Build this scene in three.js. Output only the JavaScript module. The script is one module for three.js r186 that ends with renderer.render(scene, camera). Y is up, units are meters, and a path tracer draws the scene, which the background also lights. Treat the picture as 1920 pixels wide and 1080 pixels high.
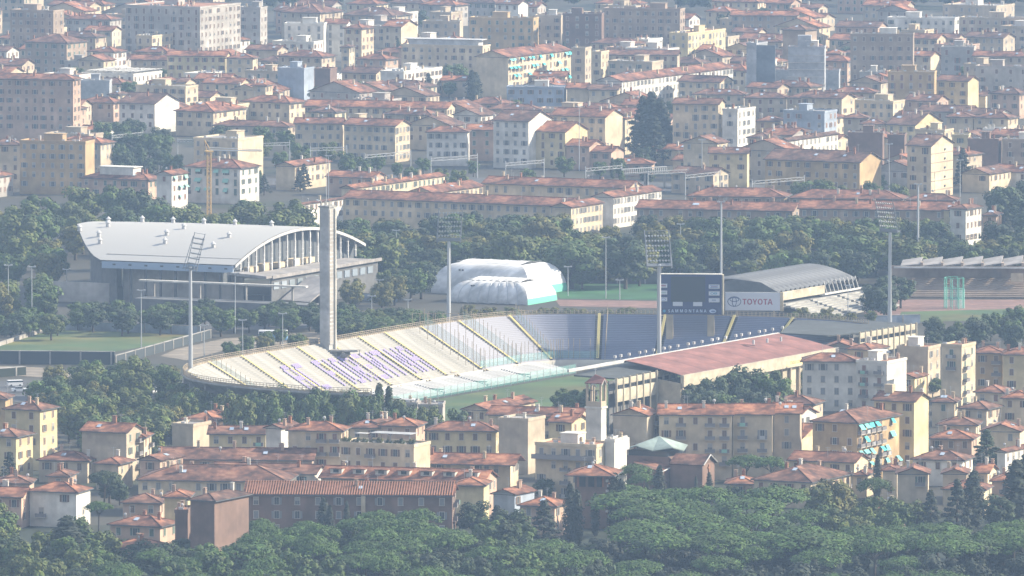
import * as THREE from 'three';
import { mergeGeometries } from 'three/addons/utils/BufferGeometryUtils.js';

// ---------- camera, sky, sun, exposure ----------
const HILL = 256, FOCAL = 17900, PITCH = Math.atan(1505 / FOCAL);
const scene = new THREE.Scene();
const camera = new THREE.PerspectiveCamera(2 * Math.atan(540 / FOCAL) * 180 / Math.PI, 16 / 9, 1, 20000);
camera.position.set(0, HILL, 0);
camera.rotation.x = -PITCH;
const SUN_EL = 31 * Math.PI / 180, SUN_AZ = 80 * Math.PI / 180;
const sunDir = new THREE.Vector3(Math.sin(SUN_AZ) * Math.cos(SUN_EL), Math.sin(SUN_EL), -Math.cos(SUN_AZ) * Math.cos(SUN_EL));
{ // a hazy summer sky, brighter round the sun and towards the horizon
  const w = 256, h = 128, data = new Float32Array(w * h * 4);
  for (let y = 0; y < h; y++) for (let x = 0; x < w; x++) {
    const el = ((y + .5) / h - .5) * Math.PI, az = ((x + .5) / w - .5) * 2 * Math.PI, up = Math.max(0, Math.sin(el));
    const d = new THREE.Vector3(Math.cos(el) * Math.cos(az), Math.sin(el), Math.cos(el) * Math.sin(az)), glow = 1 + .9 * Math.pow(Math.max(0, d.dot(sunDir)), 5), t = Math.pow(up, .55), k = .52 * glow;
    data.set([(1.0 + (.50 - 1.0) * t) * k, (.96 + (.62 - .96) * t) * k, (.90 + (.84 - .90) * t) * k, 1], (y * w + x) * 4);
  }
  const t = new THREE.DataTexture(data, w, h, THREE.RGBAFormat, THREE.FloatType); t.mapping = THREE.EquirectangularReflectionMapping; t.magFilter = t.minFilter = THREE.LinearFilter; t.wrapS = THREE.RepeatWrapping; t.needsUpdate = true;
  scene.background = t; scene.environment = t;
}
const sun = new THREE.DirectionalLight(new THREE.Color(1, 0.88, 0.68), 5);
sun.position.copy(sunDir).multiplyScalar(3000).add(new THREE.Vector3(0, 0, -3000));
sun.target.position.set(0, 0, -3000);
sun.castShadow = true;
sun.shadow.mapSize.set(4096, 4096);
Object.assign(sun.shadow.camera, { left: -1500, right: 1500, top: 1500, bottom: -1500, near: 10, far: 6000 });
scene.add(sun, sun.target);
scene.fog = new THREE.FogExp2(new THREE.Color(0.46, 0.67, 1), 0.000075);
const renderer = new THREE.WebGLRenderer();
renderer.toneMapping = THREE.LinearToneMapping;
renderer.toneMappingExposure = 2.3;
renderer.shadowMap.enabled = true;

// ---------- helpers ----------
let seed = 7;
const rnd = () => { seed = (seed * 1664525 + 1013904223) >>> 0; return seed / 4294967296; };
const rr = (a, b) => a + (b - a) * rnd();
const pick = (a) => a[Math.floor(rnd() * a.length)];
const V3 = (x, y, z) => new THREE.Vector3(x, y, z);
// the point at height h that is sighted at (px, py) of the 1920 x 1080 photograph
function P(px, py, h = 0) {
  const d = V3(px - 960, 540 - py, -FOCAL).applyAxisAngle(V3(1, 0, 0), -PITCH);
  return d.multiplyScalar((h - HILL) / d.y).add(V3(0, HILL, 0));
}
const view = (p) => { const q = p.clone().sub(V3(0, HILL, 0)).applyAxisAngle(V3(1, 0, 0), PITCH); return [960 - FOCAL * q.x / q.z, 540 + FOCAL * q.y / q.z, -FOCAL / q.z]; };
const counts = {};
function numbered(n) { const k = counts[n] = (counts[n] ?? -1) + 1; return k ? n + '_' + String(k).padStart(3, '0') : n; }
function mesh(name, geo, m, parent) {
  const o = new THREE.Mesh(Array.isArray(geo) ? join(geo) : geo, m);
  o.name = parent ? name : numbered(name); o.castShadow = o.receiveShadow = true;
  (parent || scene).add(o);
  return o;
}
function tag(o, label, category, group) { o.userData.label = label; o.userData.category = category; if (group) o.userData.group = group; return o; }
function thing(name, label, category, pos = [0, 0, 0], turn = 0, group) {
  const o = new THREE.Group(); o.name = numbered(name); scene.add(o);
  if (pos.isVector3) o.position.copy(pos); else o.position.set(...pos);
  o.rotation.y = turn;
  return tag(o, label, category, group);
}
const stuff = (o) => { o.userData.kind = 'stuff'; return o; };
const structure = (name, geo, m) => { const o = mesh(name, geo, m); o.userData.kind = 'structure'; return o; };
function copy(o, label, group) { const c = o.clone(); c.userData = { ...o.userData }; c.name = numbered(o.name.replace(/_\d+$/, '')); if (label) c.userData.label = label; if (group) c.userData.group = group; scene.add(c); return c; }
function join(list) {
  const flat = list.map((g) => {
    let q = g.index ? g.toNonIndexed() : g;
    for (const k of Object.keys(q.attributes)) if (!['position', 'normal', 'uv', 'color'].includes(k)) q.deleteAttribute(k);
    return q;
  });
  if (flat.some((g) => g.attributes.color)) flat.forEach((g) => { if (!g.attributes.color) paint(g, [1, 1, 1]); });
  return mergeGeometries(flat);
}
function paint(g, c) {
  const n = g.attributes.position.count, a = new Float32Array(n * 3);
  for (let i = 0; i < n; i++) a.set(c, i * 3);
  g.setAttribute('color', new THREE.BufferAttribute(a, 3));
  return g;
}
// box whose uv are in metres
function box(w, h, d, x = 0, y = 0, z = 0) {
  const g = new THREE.BoxGeometry(w, h, d), uv = g.attributes.uv, p = g.attributes.position, n = g.attributes.normal;
  for (let i = 0; i < uv.count; i++) {
    const ax = Math.abs(n.getX(i)) > .5, ay = Math.abs(n.getY(i)) > .5;
    uv.setXY(i, (ax ? p.getZ(i) : p.getX(i)) + x * .37 + z * .21, (ay ? p.getZ(i) : p.getY(i)) + y);
  }
  return g.translate(x, y, z);
}
// slab of thickness t: a flat convex polygon given counter-clockwise seen from its outside
function slab(pts, t) {
  const p = pts.map((q) => q.isVector3 ? q : V3(...q));
  const n = p[1].clone().sub(p[0]).cross(p[2].clone().sub(p[0])).normalize();
  const ux = p[1].clone().sub(p[0]).normalize(), uy = n.clone().cross(ux);
  const pos = [], uv = [];
  const tri = (a, b, c) => { for (const q of [a, b, c]) { pos.push(q.x, q.y, q.z); const r = q.clone().sub(p[0]); uv.push(r.dot(ux), r.dot(uy)); } };
  const lo = p.map((q) => q.clone().addScaledVector(n, -t));
  for (let i = 1; i + 1 < p.length; i++) { tri(p[0], p[i], p[i + 1]); tri(lo[0], lo[i + 1], lo[i]); }
  for (let i = 0; i < p.length; i++) { const j = (i + 1) % p.length; tri(lo[i], lo[j], p[j]); tri(lo[i], p[j], p[i]); }
  const g = new THREE.BufferGeometry();
  g.setAttribute('position', new THREE.Float32BufferAttribute(pos, 3));
  g.setAttribute('uv', new THREE.Float32BufferAttribute(uv, 2));
  g.computeVertexNormals();
  return g;
}
// a bar between two points
function bar(a, b, r, sides = 5, r2 = r) {
  const d = b.clone().sub(a), g = new THREE.CylinderGeometry(r2, r, d.length(), sides, 1);
  g.applyQuaternion(new THREE.Quaternion().setFromUnitVectors(V3(0, 1, 0), d.clone().normalize()));
  return g.translate((a.x + b.x) / 2, (a.y + b.y) / 2, (a.z + b.z) / 2);
}
// sheet through a grid of points rows[i][j]
function grid(rows, flip) {
  const pos = [], uv = [], idx = [], n = rows[0].length;
  rows.forEach((r, i) => r.forEach((q, j) => { pos.push(q.x, q.y, q.z); uv.push(j ? r[0].distanceTo(q) : 0, i ? rows[0][j].distanceTo(q) : 0); }));
  for (let i = 0; i + 1 < rows.length; i++) for (let j = 0; j + 1 < n; j++) {
    const a = i * n + j, b = a + 1, c = a + n, d = c + 1;
    flip ? idx.push(a, c, b, b, c, d) : idx.push(a, b, c, b, d, c);
  }
  const g = new THREE.BufferGeometry();
  g.setAttribute('position', new THREE.Float32BufferAttribute(pos, 3));
  g.setAttribute('uv', new THREE.Float32BufferAttribute(uv, 2));
  g.setIndex(idx); g.computeVertexNormals();
  return g;
}
// ---------- textures and materials ----------
function lattice(n, s) { const r = []; let k = s; for (let i = 0; i < n * n; i++) { k = (k * 1664525 + 1013904223) >>> 0; r.push(k / 4294967296); } return r; }
function fbm(size, base, octaves, s) {
  const out = new Float32Array(size * size); let amp = 1, sum = 0, n = base;
  for (let o = 0; o < octaves; o++, n *= 2, amp *= .55) {
    const l = lattice(n, s + o * 77); sum += amp;
    for (let y = 0; y < size; y++) for (let x = 0; x < size; x++) {
      const fx = x / size * n, fy = y / size * n, ix = Math.floor(fx), iy = Math.floor(fy);
      let tx = fx - ix, ty = fy - iy; tx = tx * tx * (3 - 2 * tx); ty = ty * ty * (3 - 2 * ty);
      const a = l[iy % n * n + ix % n], b = l[iy % n * n + (ix + 1) % n], c = l[(iy + 1) % n * n + ix % n], d = l[(iy + 1) % n * n + (ix + 1) % n];
      out[y * size + x] += amp * (a + (b - a) * tx + (c - a) * ty + (a - b - c + d) * tx * ty);
    }
  }
  return out.map((v) => v / sum);
}
function texture(size, metres, f) {
  const data = new Uint8Array(size * size * 4);
  for (let y = 0; y < size; y++) for (let x = 0; x < size; x++) { const c = f(x, y, y * size + x); for (let k = 0; k < 3; k++) data[(y * size + x) * 4 + k] = Math.max(0, Math.min(255, c[k] * 255)); data[(y * size + x) * 4 + 3] = 255; }
  const t = new THREE.DataTexture(data, size, size); t.wrapS = t.wrapT = THREE.RepeatWrapping; t.magFilter = t.minFilter = THREE.LinearFilter;
  t.repeat.set(1 / metres, 1 / metres); t.needsUpdate = true; t.colorSpace = THREE.SRGBColorSpace;
  return t;
}
const na = fbm(512, 4, 7, 11), nb = fbm(512, 16, 5, 91), nc = fbm(512, 3, 5, 37);
const wallTex = texture(512, 23, (x, y, i) => { const v = .80 + .42 * (na[i] - .5) + .35 * (nb[(x * 512 + (y >> 3)) % 262144] - .5) * .3 + .1 * (nb[i] - .5); return [v + .09, v + .085, v + .075]; });
const roofTex = texture(512, 19, (x, y, i) => { const v = .70 + 1.05 * (na[i] - .5) + .7 * (nb[i] - .5), s = (x % 7 < 2 ? -.09 : .02) + (y % 11 < 1 ? -.05 : 0), g = .12 * (nc[i] - .5); return [v + s + .08, v + s + g, v + s + g * 1.6 - .02]; });
const concTex = texture(512, 17, (x, y, i) => { const v = .82 + .4 * (na[i] - .5) + .15 * (nb[i] - .5); return [v, v, v]; });
const earthTex = texture(512, 160, (x, y, i) => { const k = na[i] - .5, g = nc[i]; return g > .52 ? [.40 + k * .5, .47 + k * .5, .30 + k * .4] : [.55 + k * .4, .53 + k * .4, .49 + k * .4]; });
const grassTex = texture(512, 60, (x, y, i) => { const k = na[i] - .5, g = nc[i] - .5; return [.60 + k * .5 + g * .5, .66 + k * .35, .45 + k * .3]; });
const M = {};
const mat = (key, c, map = concTex, o = {}) => M[key] = new THREE.MeshStandardMaterial({ color: new THREE.Color().setRGB(...c), map, roughness: .85, side: THREE.DoubleSide, ...o });
const wallColors = { cream: [.66, .55, .39], white: [.76, .73, .67], yellow: [.68, .57, .34], ochre: [.52, .37, .20], beige: [.54, .45, .34], pink: [.54, .38, .29], brick: [.215, .135, .105], grey: [.45, .42, .39], brown: [.40, .31, .24], blue: [.36, .42, .52], red: [.36, .12, .09] };
for (const k in wallColors) mat('wall_' + k, wallColors[k], wallTex);
const roofMats = [[.385, .20, .11], [.31, .165, .10], [.255, .15, .10], [.20, .13, .095], [.41, .225, .12], [.16, .11, .085]].map((c, i) => mat('roof_' + i, c, roofTex));
mat('flat_roof', [.40, .37, .35]); mat('pale_roof', [.72, .71, .70]); mat('concrete', [.42, .40, .37]); mat('dark_concrete', [.16, .16, .16]); mat('cream_concrete', [.66, .58, .43]);
mat('white_paint', [.78, .77, .75]); mat('metal', [.42, .44, .46], null, { metalness: .5, roughness: .5 }); mat('dark_metal', [.10, .11, .12], null, { metalness: .3 });
mat('glass', [.03, .04, .05], null, { roughness: .12, metalness: 0 }); mat('skylight', [.55, .62, .68], null, { roughness: .1, metalness: .6 });
mat('teal', [.06, .42, .42], null); mat('awning_green', [.22, .42, .34], null); mat('railing', [.20, .19, .19], null); mat('terracotta', [.45, .20, .11]);
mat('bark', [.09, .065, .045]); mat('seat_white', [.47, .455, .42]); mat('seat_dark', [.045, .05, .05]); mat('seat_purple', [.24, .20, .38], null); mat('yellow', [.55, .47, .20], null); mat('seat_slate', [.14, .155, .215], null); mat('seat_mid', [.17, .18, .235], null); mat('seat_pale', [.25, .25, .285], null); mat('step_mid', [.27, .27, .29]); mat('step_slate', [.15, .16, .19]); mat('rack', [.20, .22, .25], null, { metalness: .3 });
mat('red_roof', [.32, .135, .11]); mat('stand_shade', [.075, .085, .085]); mat('copper', [.36, .45, .41]); mat('vault_grey', [.22, .225, .235]); mat('navy', [.035, .045, .12], null); mat('screen', [.02, .025, .035], null, { roughness: .4 });
mat('grass', [.19, .20, .10], grassTex); mat('dry_grass', [.30, .24, .115], grassTex); mat('turf', [.05, .20, .11], grassTex); mat('track', [.27, .15, .12]); mat('asphalt', [.09, .09, .095]); mat('sand', [.30, .25, .19]);
mat('netting', [.25, .55, .52], null, { transparent: true, opacity: .28 }); mat('crane', [.55, .36, .13], null); mat('blue_fascia', [.28, .36, .47], null); mat('fabric_grey', [.55, .56, .58]); mat('fabric_white', [.82, .82, .82]); mat('fabric_green', [.12, .42, .32], null);
mat('wrap_dark', [.19, .23, .28]); mat('wrap_pale', [.50, .52, .55]); mat('earth', [.13, .125, .095], earthTex); mat('hedge', [.03, .042, .02], grassTex); mat('tower_white', [.62, .61, .60]); mat('screen_green', [.03, .04, .045], null);
mat('hall_white', [.34, .335, .325], null); mat('teal_faded', [.14, .42, .42], null);
mat('plain', [1, 1, 1], null, { vertexColors: true });
// ---------- buildings ----------
// windows: surround, sill, and shutters or glass, about 1.1 x 1.8 m, their back on the wall plane z = 0
const shutterTints = { brown: [.15, .10, .075], green: [.08, .12, .095], grey: [.20, .20, .20], red: [.19, .10, .075], teal: [.06, .14, .15] };
function windowGeometry(tint, kind, tall) {
  const h = tall ? 2.3 : 1.75, w = 1.1, stone = [.42, .38, .33], out = [];
  const add = (g, c) => out.push(paint(g, c));
  for (const s of [-1, 1]) add(box(.13, h, .09, s * (w / 2 + .065), 0, .045), stone);
  add(box(w + .26, .14, .1, 0, h / 2 + .07, .05), stone);
  add(box(w + .4, .1, .2, 0, -h / 2 - .05, .1), stone);
  if (kind === 0) for (const s of [-1, 1]) add(box(w / 2 - .02, h - .02, .05, s * w / 4, 0, .045), tint);
  else {
    add(box(w, h, .02, 0, 0, .012), kind === 1 ? [.05, .055, .06] : [.11, .11, .115]);
    add(box(.06, h, .03, 0, 0, .036), [.35, .34, .32]);
    if (kind === 1) for (const s of [-1, 1]) add(box(w / 2, h, .05, s * (w * .75 + .14), 0, .12), tint);
    else add(box(w, h * .45, .03, 0, h * .275, .04), [.30, .28, .25]);
  }
  return join(out);
}
const windowShapes = {};
for (const k in shutterTints) windowShapes[k] = [0, 1, 2].map((kind) => [windowGeometry(shutterTints[k], kind, false), windowGeometry(shutterTints[k], kind, true)]);
const balconyShape = (w) => join([paint(box(w, .16, 1.1, 0, 0, .55), [.42, .38, .33]), paint(box(w, .9, .05, 0, .53, 1.07), [.16, .15, .15]), paint(box(.05, .9, 1.0, -w / 2 + .03, .53, .55), [.16, .15, .15]), paint(box(.05, .9, 1.0, w / 2 - .03, .53, .55), [.16, .15, .15])]);
const balconyShapes = { 2.6: balconyShape(2.6), 5.2: balconyShape(5.2) };
const awningShape = slab([[-1.25, -1.0, 1.25], [1.25, -1.0, 1.25], [1.25, .3, .1], [-1.25, .3, .1]], .05);
const chimneyShape = join([box(.75, 1.6, .6, 0, .8, 0), box(.95, .14, .8, 0, 1.66, 0), box(.5, .3, .4, 0, 1.86, 0), box(.95, .1, .8, 0, 2.05, 0)]);
const skylightShape = box(1.1, .12, 1.6);
const dishShape = (() => { const g = new THREE.SphereGeometry(.55, 10, 5, 0, 6.283, 0, .9); g.rotateX(1.2); return join([g.translate(0, 1.2, .1), bar(V3(0, 0, 0), V3(0, 1.1, -.2), .05, 4)]); })();
const antennaShape = join([bar(V3(0, 0, 0), V3(0, 3, 0), .035, 4), bar(V3(-.7, 2.8, 0), V3(.7, 2.8, 0), .025, 4), bar(V3(-.5, 2.4, 0), V3(.5, 2.4, 0), .025, 4)]);
const unitShape = box(1.1, .9, .6, 0, .45, 0);
const footprints = [];
const blocked = (x, z, r) => footprints.some((f) => { const dx = x - f.x, dz = z - f.z, a = dx * f.c + dz * f.s, b = -dx * f.s + dz * f.c; return Math.abs(a) < f.w / 2 + r && Math.abs(b) < f.d / 2 + r; });
const anchors = [
  ['the stadium tower', 615, 500], ['the sports hall', 400, 450], ['the white air dome', 930, 520], ['the scoreboard', 1290, 550], ['the grandstand roof', 1380, 650],
  ['the brick lookout house', 1112, 895], ['the bell tower', 1120, 760], ['the church', 1245, 850], ['the wrapped towers', 1490, 120], ['the courtyard block', 950, 365], ['the yellow crane', 392, 345],
  ['the railway footbridge', 1225, 328], ['the long brick hall', 650, 930], ['the white-sided tower', 1755, 310], ['the turquoise awnings', 1650, 800], ['the dark tree clump', 1222, 225],
  ['the white-topped block', 830, 85], ['the white arcaded block', 675, 140], ['the blank-walled block', 440, 285], ['the bright corner block', 1825, 420], ['the roof-garden block', 715, 840], ['the long ochre block', 1530, 305],
  ['the white factory roofs', 230, 145], ['the top-left block', 65, 80], ['the football ground', 190, 640], ['the white balconied pair', 585, 70], ['the balconied ochre block', 1710, 160], ['the balcony tower', 1800, 690], ['the awning apartment row', 1000, 120], ['the square tower', 1500, 50], ['the yellow-green tall tree', 1560, 935], ['the lower right conifers', 1790, 930], ['the brick nave', 1300, 878], ['the broad dark cypress', 1236, 905], ['the tall brick block', 400, 985], ['the slender tall cypress', 664, 950], ['the yellow end block', 880, 925], ['the white house', 110, 930], ['the left floodlight mast', 348, 600]];
function whereIs(p) {
  const [x, y] = view(p); let best, bd = 1e9;
  for (const a of anchors) { const d = Math.hypot(x - a[1], (y - a[2]) * 1.6); if (d < bd && d > 22) { bd = d; best = a; } }
  const dx = x - best[1], dy = (y - best[2]) * 1.6, side = dx < 0 ? 'left of' : 'right of', depth = dy < 0 ? 'behind' : 'in front of';
  return (Math.abs(dx) > 2 * Math.abs(dy) ? side : Math.abs(dy) > 2 * Math.abs(dx) ? depth : depth + ', ' + side) + ' ' + best[0];
}
const labelled = [];   // things whose label is made unique at the end
const sizeWord = (w, h) => h > 18 ? 'tall' : w > 45 ? 'long' : w < 9 ? 'small' : h < 6.5 ? 'low' : '';
const roofWord = { g: 'gable-roofed', v: 'gable-roofed', h: 'hip-roofed', f: 'flat-roofed' };
const U0 = (a) => V3(Math.cos(a), 0, Math.sin(a)), W0 = (a) => V3(Math.sin(a), 0, -Math.cos(a));

// x0..x1: the shaded front; x1..x2: the sunlit right side; y: the eave at the corner between them (photograph pixels); h: eave height in metres
function B(x0, x1, x2, y, h, style, o = {}) {
  const [roof, colour] = style.split(' ');
  const C = P(x1, y, h), s = view(C)[2];
  let a = (o.a ?? 27) * Math.PI / 180, depth = o.d;
  const side = Math.max(2, x2 - x1), least = o.min ?? 10;
  if (o.a === undefined && side / (s * Math.sin(a)) < least) a = Math.max(.035, Math.asin(Math.min(.45, side / (s * least))));
  const w = (x1 - x0) / (s * Math.cos(a)), d = depth ?? side / (s * Math.sin(a));
  const c = C.clone().addScaledVector(U0(a), -w / 2).addScaledVector(W0(a), d / 2);
  return build(c.x, c.z, a, w, d, h, roof, colour, s, o);
}
function build(x, z, a, w, d, h, roof, colour, s, o = {}) {
  footprints.push({ x, z, c: Math.cos(a), s: Math.sin(a), w, d });
  const name = o.n ?? (h > 10.5 ? 'apartment_block' : 'house'), t = thing(name, o.l, o.c ?? (name === 'house' ? 'house' : 'building'), [x, 0, z], -a);
  const wallM = M['wall_' + colour] ?? M[colour], kind = name === 'apartment_block' ? 'block' : name.replaceAll('_', ' ');
  if (!o.l) labelled.push([t, [sizeWord(w, h), o.w ?? colour.replace('wall_', '').replace('wrap_', 'wrapped '), roofWord[roof], o.x ?? kind].filter(Boolean).join(' ')]);
  const fine = s > 5.6, rise = roof === 'f' ? 0 : (roof === 'g' ? d / 2 : roof === 'v' ? w / 2 : Math.min(w, d) / 2) * (o.pitch ?? .34);
  const walls = [box(w, h, d, 0, h / 2, 0)];
  const hw = w / 2, hd = d / 2, ov = roof === 'f' ? 0 : o.ov ?? .65;
  if (roof === 'g') for (const q of [-1, 1]) walls.push(slab(q > 0 ? [[hw, h, hd], [hw, h, -hd], [hw, h + rise, 0]] : [[-hw, h, -hd], [-hw, h, hd], [-hw, h + rise, 0]], .2));
  if (roof === 'v') for (const q of [-1, 1]) walls.push(slab(q > 0 ? [[-hw, h, hd], [hw, h, hd], [0, h + rise, hd]] : [[hw, h, -hd], [-hw, h, -hd], [0, h + rise, -hd]], .2));
  if (o.band !== 0 && fine && h > 9 && !o.plain) for (let k = 1; k * 3.3 < h - 3; k++) walls.push(box(w + .06, .16, d + .06, 0, h - 3.35 * k, 0));
  mesh('wall', walls, wallM, t);
  const rm = roofMats[o.rc ?? Math.floor(rnd() * 4)];
  const dy = ov * rise / Math.max(.1, roof === 'v' ? hw : roof === 'g' ? hd : Math.min(hw, hd)), e = h - dy + .12, top = h + rise + .12;
  const X = hw + ov, Z = hd + ov, roofParts = [];
  let roofY = () => h + .1;
  if (roof === 'g') {
    roofParts.push(slab([[-X, e, Z], [X, e, Z], [X, top, 0], [-X, top, 0]], .22), slab([[X, e, -Z], [-X, e, -Z], [-X, top, 0], [X, top, 0]], .22), box(X * 2, .16, .4, 0, top + .02, 0));
    roofY = (lx, lz) => top - Math.abs(lz) / hd * rise;
  } else if (roof === 'v') {
    roofParts.push(slab([[X, e, Z], [X, e, -Z], [0, top, -Z], [0, top, Z]], .22), slab([[-X, e, -Z], [-X, e, Z], [0, top, Z], [0, top, -Z]], .22), box(.4, .16, Z * 2, 0, top + .02, 0));
    roofY = (lx) => top - Math.abs(lx) / hw * rise;
  } else if (roof === 'h') {
    const long = w >= d, r = Math.abs(hw - hd), rx = long ? r : .01, rz = long ? .01 : r;
    roofParts.push(slab([[-X, e, Z], [X, e, Z], [rx, top, rz], [-rx, top, rz]], .22), slab([[X, e, Z], [X, e, -Z], [rx, top, -rz], [rx, top, rz]], .22), slab([[X, e, -Z], [-X, e, -Z], [-rx, top, -rz], [rx, top, -rz]], .22), slab([[-X, e, -Z], [-X, e, Z], [-rx, top, rz], [-rx, top, -rz]], .22));
    roofParts.push(long ? box(r * 2 + .4, .16, .4, 0, top, 0) : box(.4, .16, r * 2 + .4, 0, top, 0));
    for (const [sx, sz] of [[-1, -1], [-1, 1], [1, -1], [1, 1]]) roofParts.push(bar(V3(sx * X, e, sz * Z), V3(sx * rx, top, sz * rz), .16, 4));
    roofY = (lx, lz) => top - rise * Math.max(0, (long ? Math.max(Math.abs(lz) / hd, (Math.abs(lx) - r) / hd) : Math.max(Math.abs(lx) / hw, (Math.abs(lz) - r) / hw)));
  }
  let rf;
  if (roof === 'f') {
    rf = mesh('roof', box(w - .3, .1, d - .3, 0, h + .05, 0), o.roofM ?? (rnd() < .4 ? M.terracotta : M.flat_roof), t);
    mesh('parapet', [box(w + .3, .8, .3, 0, h + .2, hd), box(w + .3, .8, .3, 0, h + .2, -hd), box(.3, .8, d - .3, hw, h + .2, 0), box(.3, .8, d - .3, -hw, h + .2, 0)], o.parapetM ?? wallM, t);
    if (!o.bare && w > 9 && d > 6) {
      const pw = Math.min(7, w * rr(.2, .35)), pd = Math.min(6, d * .45), px = rr(-.2, .2) * w;
      const ph = mesh('stair_house', [box(pw, 2.6, pd, px, h + 1.4, 0), box(pw + .5, .2, pd + .5, px, h + 2.8, 0)], rnd() < .25 ? M.wall_white : wallM, t);
    }
  } else rf = mesh('roof', roofParts, rm, t);
  const onRoof = (n, g, m, lx, lz, dy2 = -.3) => { const q = mesh(n, g, m, rf); q.position.set(lx, roofY(lx, lz) + dy2, lz); return q; };
  const nCh = o.ch ?? Math.min(6, 1 + Math.floor(w * d / 190 + rnd() * 1.5));
  for (let k = 0; k < nCh; k++) onRoof('chimney', chimneyShape, pick([M.wall_cream, M.wall_pink, M.wall_white, M.terracotta]), rr(-.42, .42) * w, rr(-.4, .3) * d);
  if (roof !== 'f') {
    for (let k = 0; k < Math.floor(rnd() * 2.4); k++) { const q = onRoof('skylight', skylightShape, M.skylight, rr(-.35, .35) * w, (roof === 'v' ? 0 : .5) * hd, .14); if (roof === 'v') { q.position.x = hw * .5; q.position.y = roofY(hw * .5, 0) + .14; q.rotation.z = -Math.atan2(rise, hw); } else q.rotation.x = Math.atan2(rise, roof === 'h' ? Math.min(hw, hd) : hd); if (roof === 'h' && Math.abs(q.position.x) > Math.max(1, hw - hd)) q.position.x *= .3, q.position.y = roofY(q.position.x, q.position.z) + .14; }
  } else for (let k = 0; k < Math.min(5, w * d / 70); k++) onRoof('roof_unit', unitShape, pick([M.wall_white, M.metal, M.fabric_white]), rr(-.42, .42) * w, rr(.28, .42) * d, 0);
  if (s > 4.4) { for (let k = 0; k < 1 + Math.floor(w / 18); k++) onRoof('antenna', antennaShape, M.metal, rr(-.4, .4) * w, rr(-.35, .35) * d); if (rnd() < .5) onRoof('satellite_dish', dishShape, M.white_paint, rr(-.4, .4) * w, rr(-.2, .35) * d); }
  if (roof !== 'f') mesh('gutter', [box(X * 2, .18, .14, 0, e - .16, Z + .07)].concat(roof === 'h' ? [box(.14, .18, Z * 2, X + .07, e - .16, 0)] : []), M.dark_metal, t);
  // windows
  if (!o.plain) {
    const tint = o.win ?? pick(['brown', 'brown', 'green', 'grey', 'red']), rowH = o.rh ?? 3.35, floors = Math.min(6, Math.floor((h - .4) / rowH)), rows = [];
    const group = [];
    const face = (len, place, front) => {
      const n = Math.max(1, Math.floor((len - 1.2) / (o.cw ?? (fine ? 3.1 : 3.3)))), step = len / n;
      const bays = o.bal && front === (o.balSide ? 0 : 1) ? o.bal : rnd() < .25 && fine ? .25 : 0, colKind = [];
      for (let i = 0; i < n; i++) colKind.push(rnd() < bays ? 1 : 0);
      for (let f = 0; f < floors; f++) for (let i = 0; i < n; i++) {
        if (rnd() < (o.gap ?? .07)) continue;
        const u = -len / 2 + step * (i + .5), y = h - 1.75 - rowH * f, bal = colKind[i] && y > 2;
        const kind = rnd() < .5 ? 0 : rnd() < .6 ? 1 : 2, g = windowShapes[tint][kind][bal ? 1 : 0], m = place(u, bal ? y - .27 : y, 0);
        if (s > 4.75) { const q = mesh('window', g, M.plain, t); q.applyMatrix4(m); } else group.push(g.clone().applyMatrix4(m));
        if (bal && fine) { const q = mesh('balcony', balconyShapes[2.6], M.plain, t); q.applyMatrix4(place(u, y - 1.5, 0)); if (rnd() < .3) { const w2 = mesh('laundry', box(1.4, .9, .04), pick([M.white_paint, M.fabric_grey, M.awning_green]), t); w2.applyMatrix4(place(u, y - 1.0, 1.16)); } }
        if (o.awn && front === (o.awnSide ?? 0) && rnd() < .5) { const q = mesh('awning', awningShape, o.awn === 'teal' && rnd() < .5 ? M.teal_faded : M[o.awn], t); q.applyMatrix4(place(u, y + .8, .2).scale(V3(rr(.7, 1.1), rr(.6, 1.1), rr(.5, 1.15)))); }
      }
    };
    const frontM = (u, y, k) => new THREE.Matrix4().makeTranslation(u, y, hd + k), sideM = (u, y, k) => new THREE.Matrix4().makeRotationY(Math.PI / 2).setPosition(hw + k, y, -u);
    if (w > 2.5 && !o.blankFront) face(w, frontM, 1);
    if (d > 2.5 && !o.blank && Math.sin(a) * d * s > 6) face(d, sideM, 0);
    if (group.length) stuff(mesh('window_rows', group, M.plain, t));
  }
  if (o.more) o.more(t, { w, d, h, hw, hd, rise, roofY, rf, s, top });
  return t;
}
// ---------- trees ----------
function leaves(out, c, r, n, size, tone, flat = 1, up = .3) {
  for (let i = 0; i < n; i++) {
    const z = rr(-1, 1), f = rr(0, 6.2832), q = Math.sqrt(1 - z * z), rad = r * (.62 + .45 * rnd());
    const d = V3(q * Math.cos(f), z, q * Math.sin(f)), p = V3(c.x + d.x * rad, c.y + d.y * rad * flat, c.z + d.z * rad);
    const nn = d.clone().add(V3(rr(-.5, .5), rr(-.3, .5) + up * .8, rr(-.5, .5))).normalize();
    const t = V3(rr(-1, 1), rr(-1, 1), rr(-1, 1)).cross(nn).normalize(), b = nn.clone().cross(t), s = size * rr(.6, 1.25), k = tone * rr(.85, 1.15), yl = rr(.85, 1.2);
    const e = [p.clone().addScaledVector(t, s), p.clone().addScaledVector(b, s * .6), p.clone().addScaledVector(t, -s), p.clone().addScaledVector(b, -s * .6)];
    for (const j of [0, 1, 2, 0, 2, 3]) { out.p.push(e[j].x, e[j].y, e[j].z); out.n.push(nn.x, nn.y, nn.z); out.c.push(k * yl, k, k * .9); }
  }
}
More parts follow.
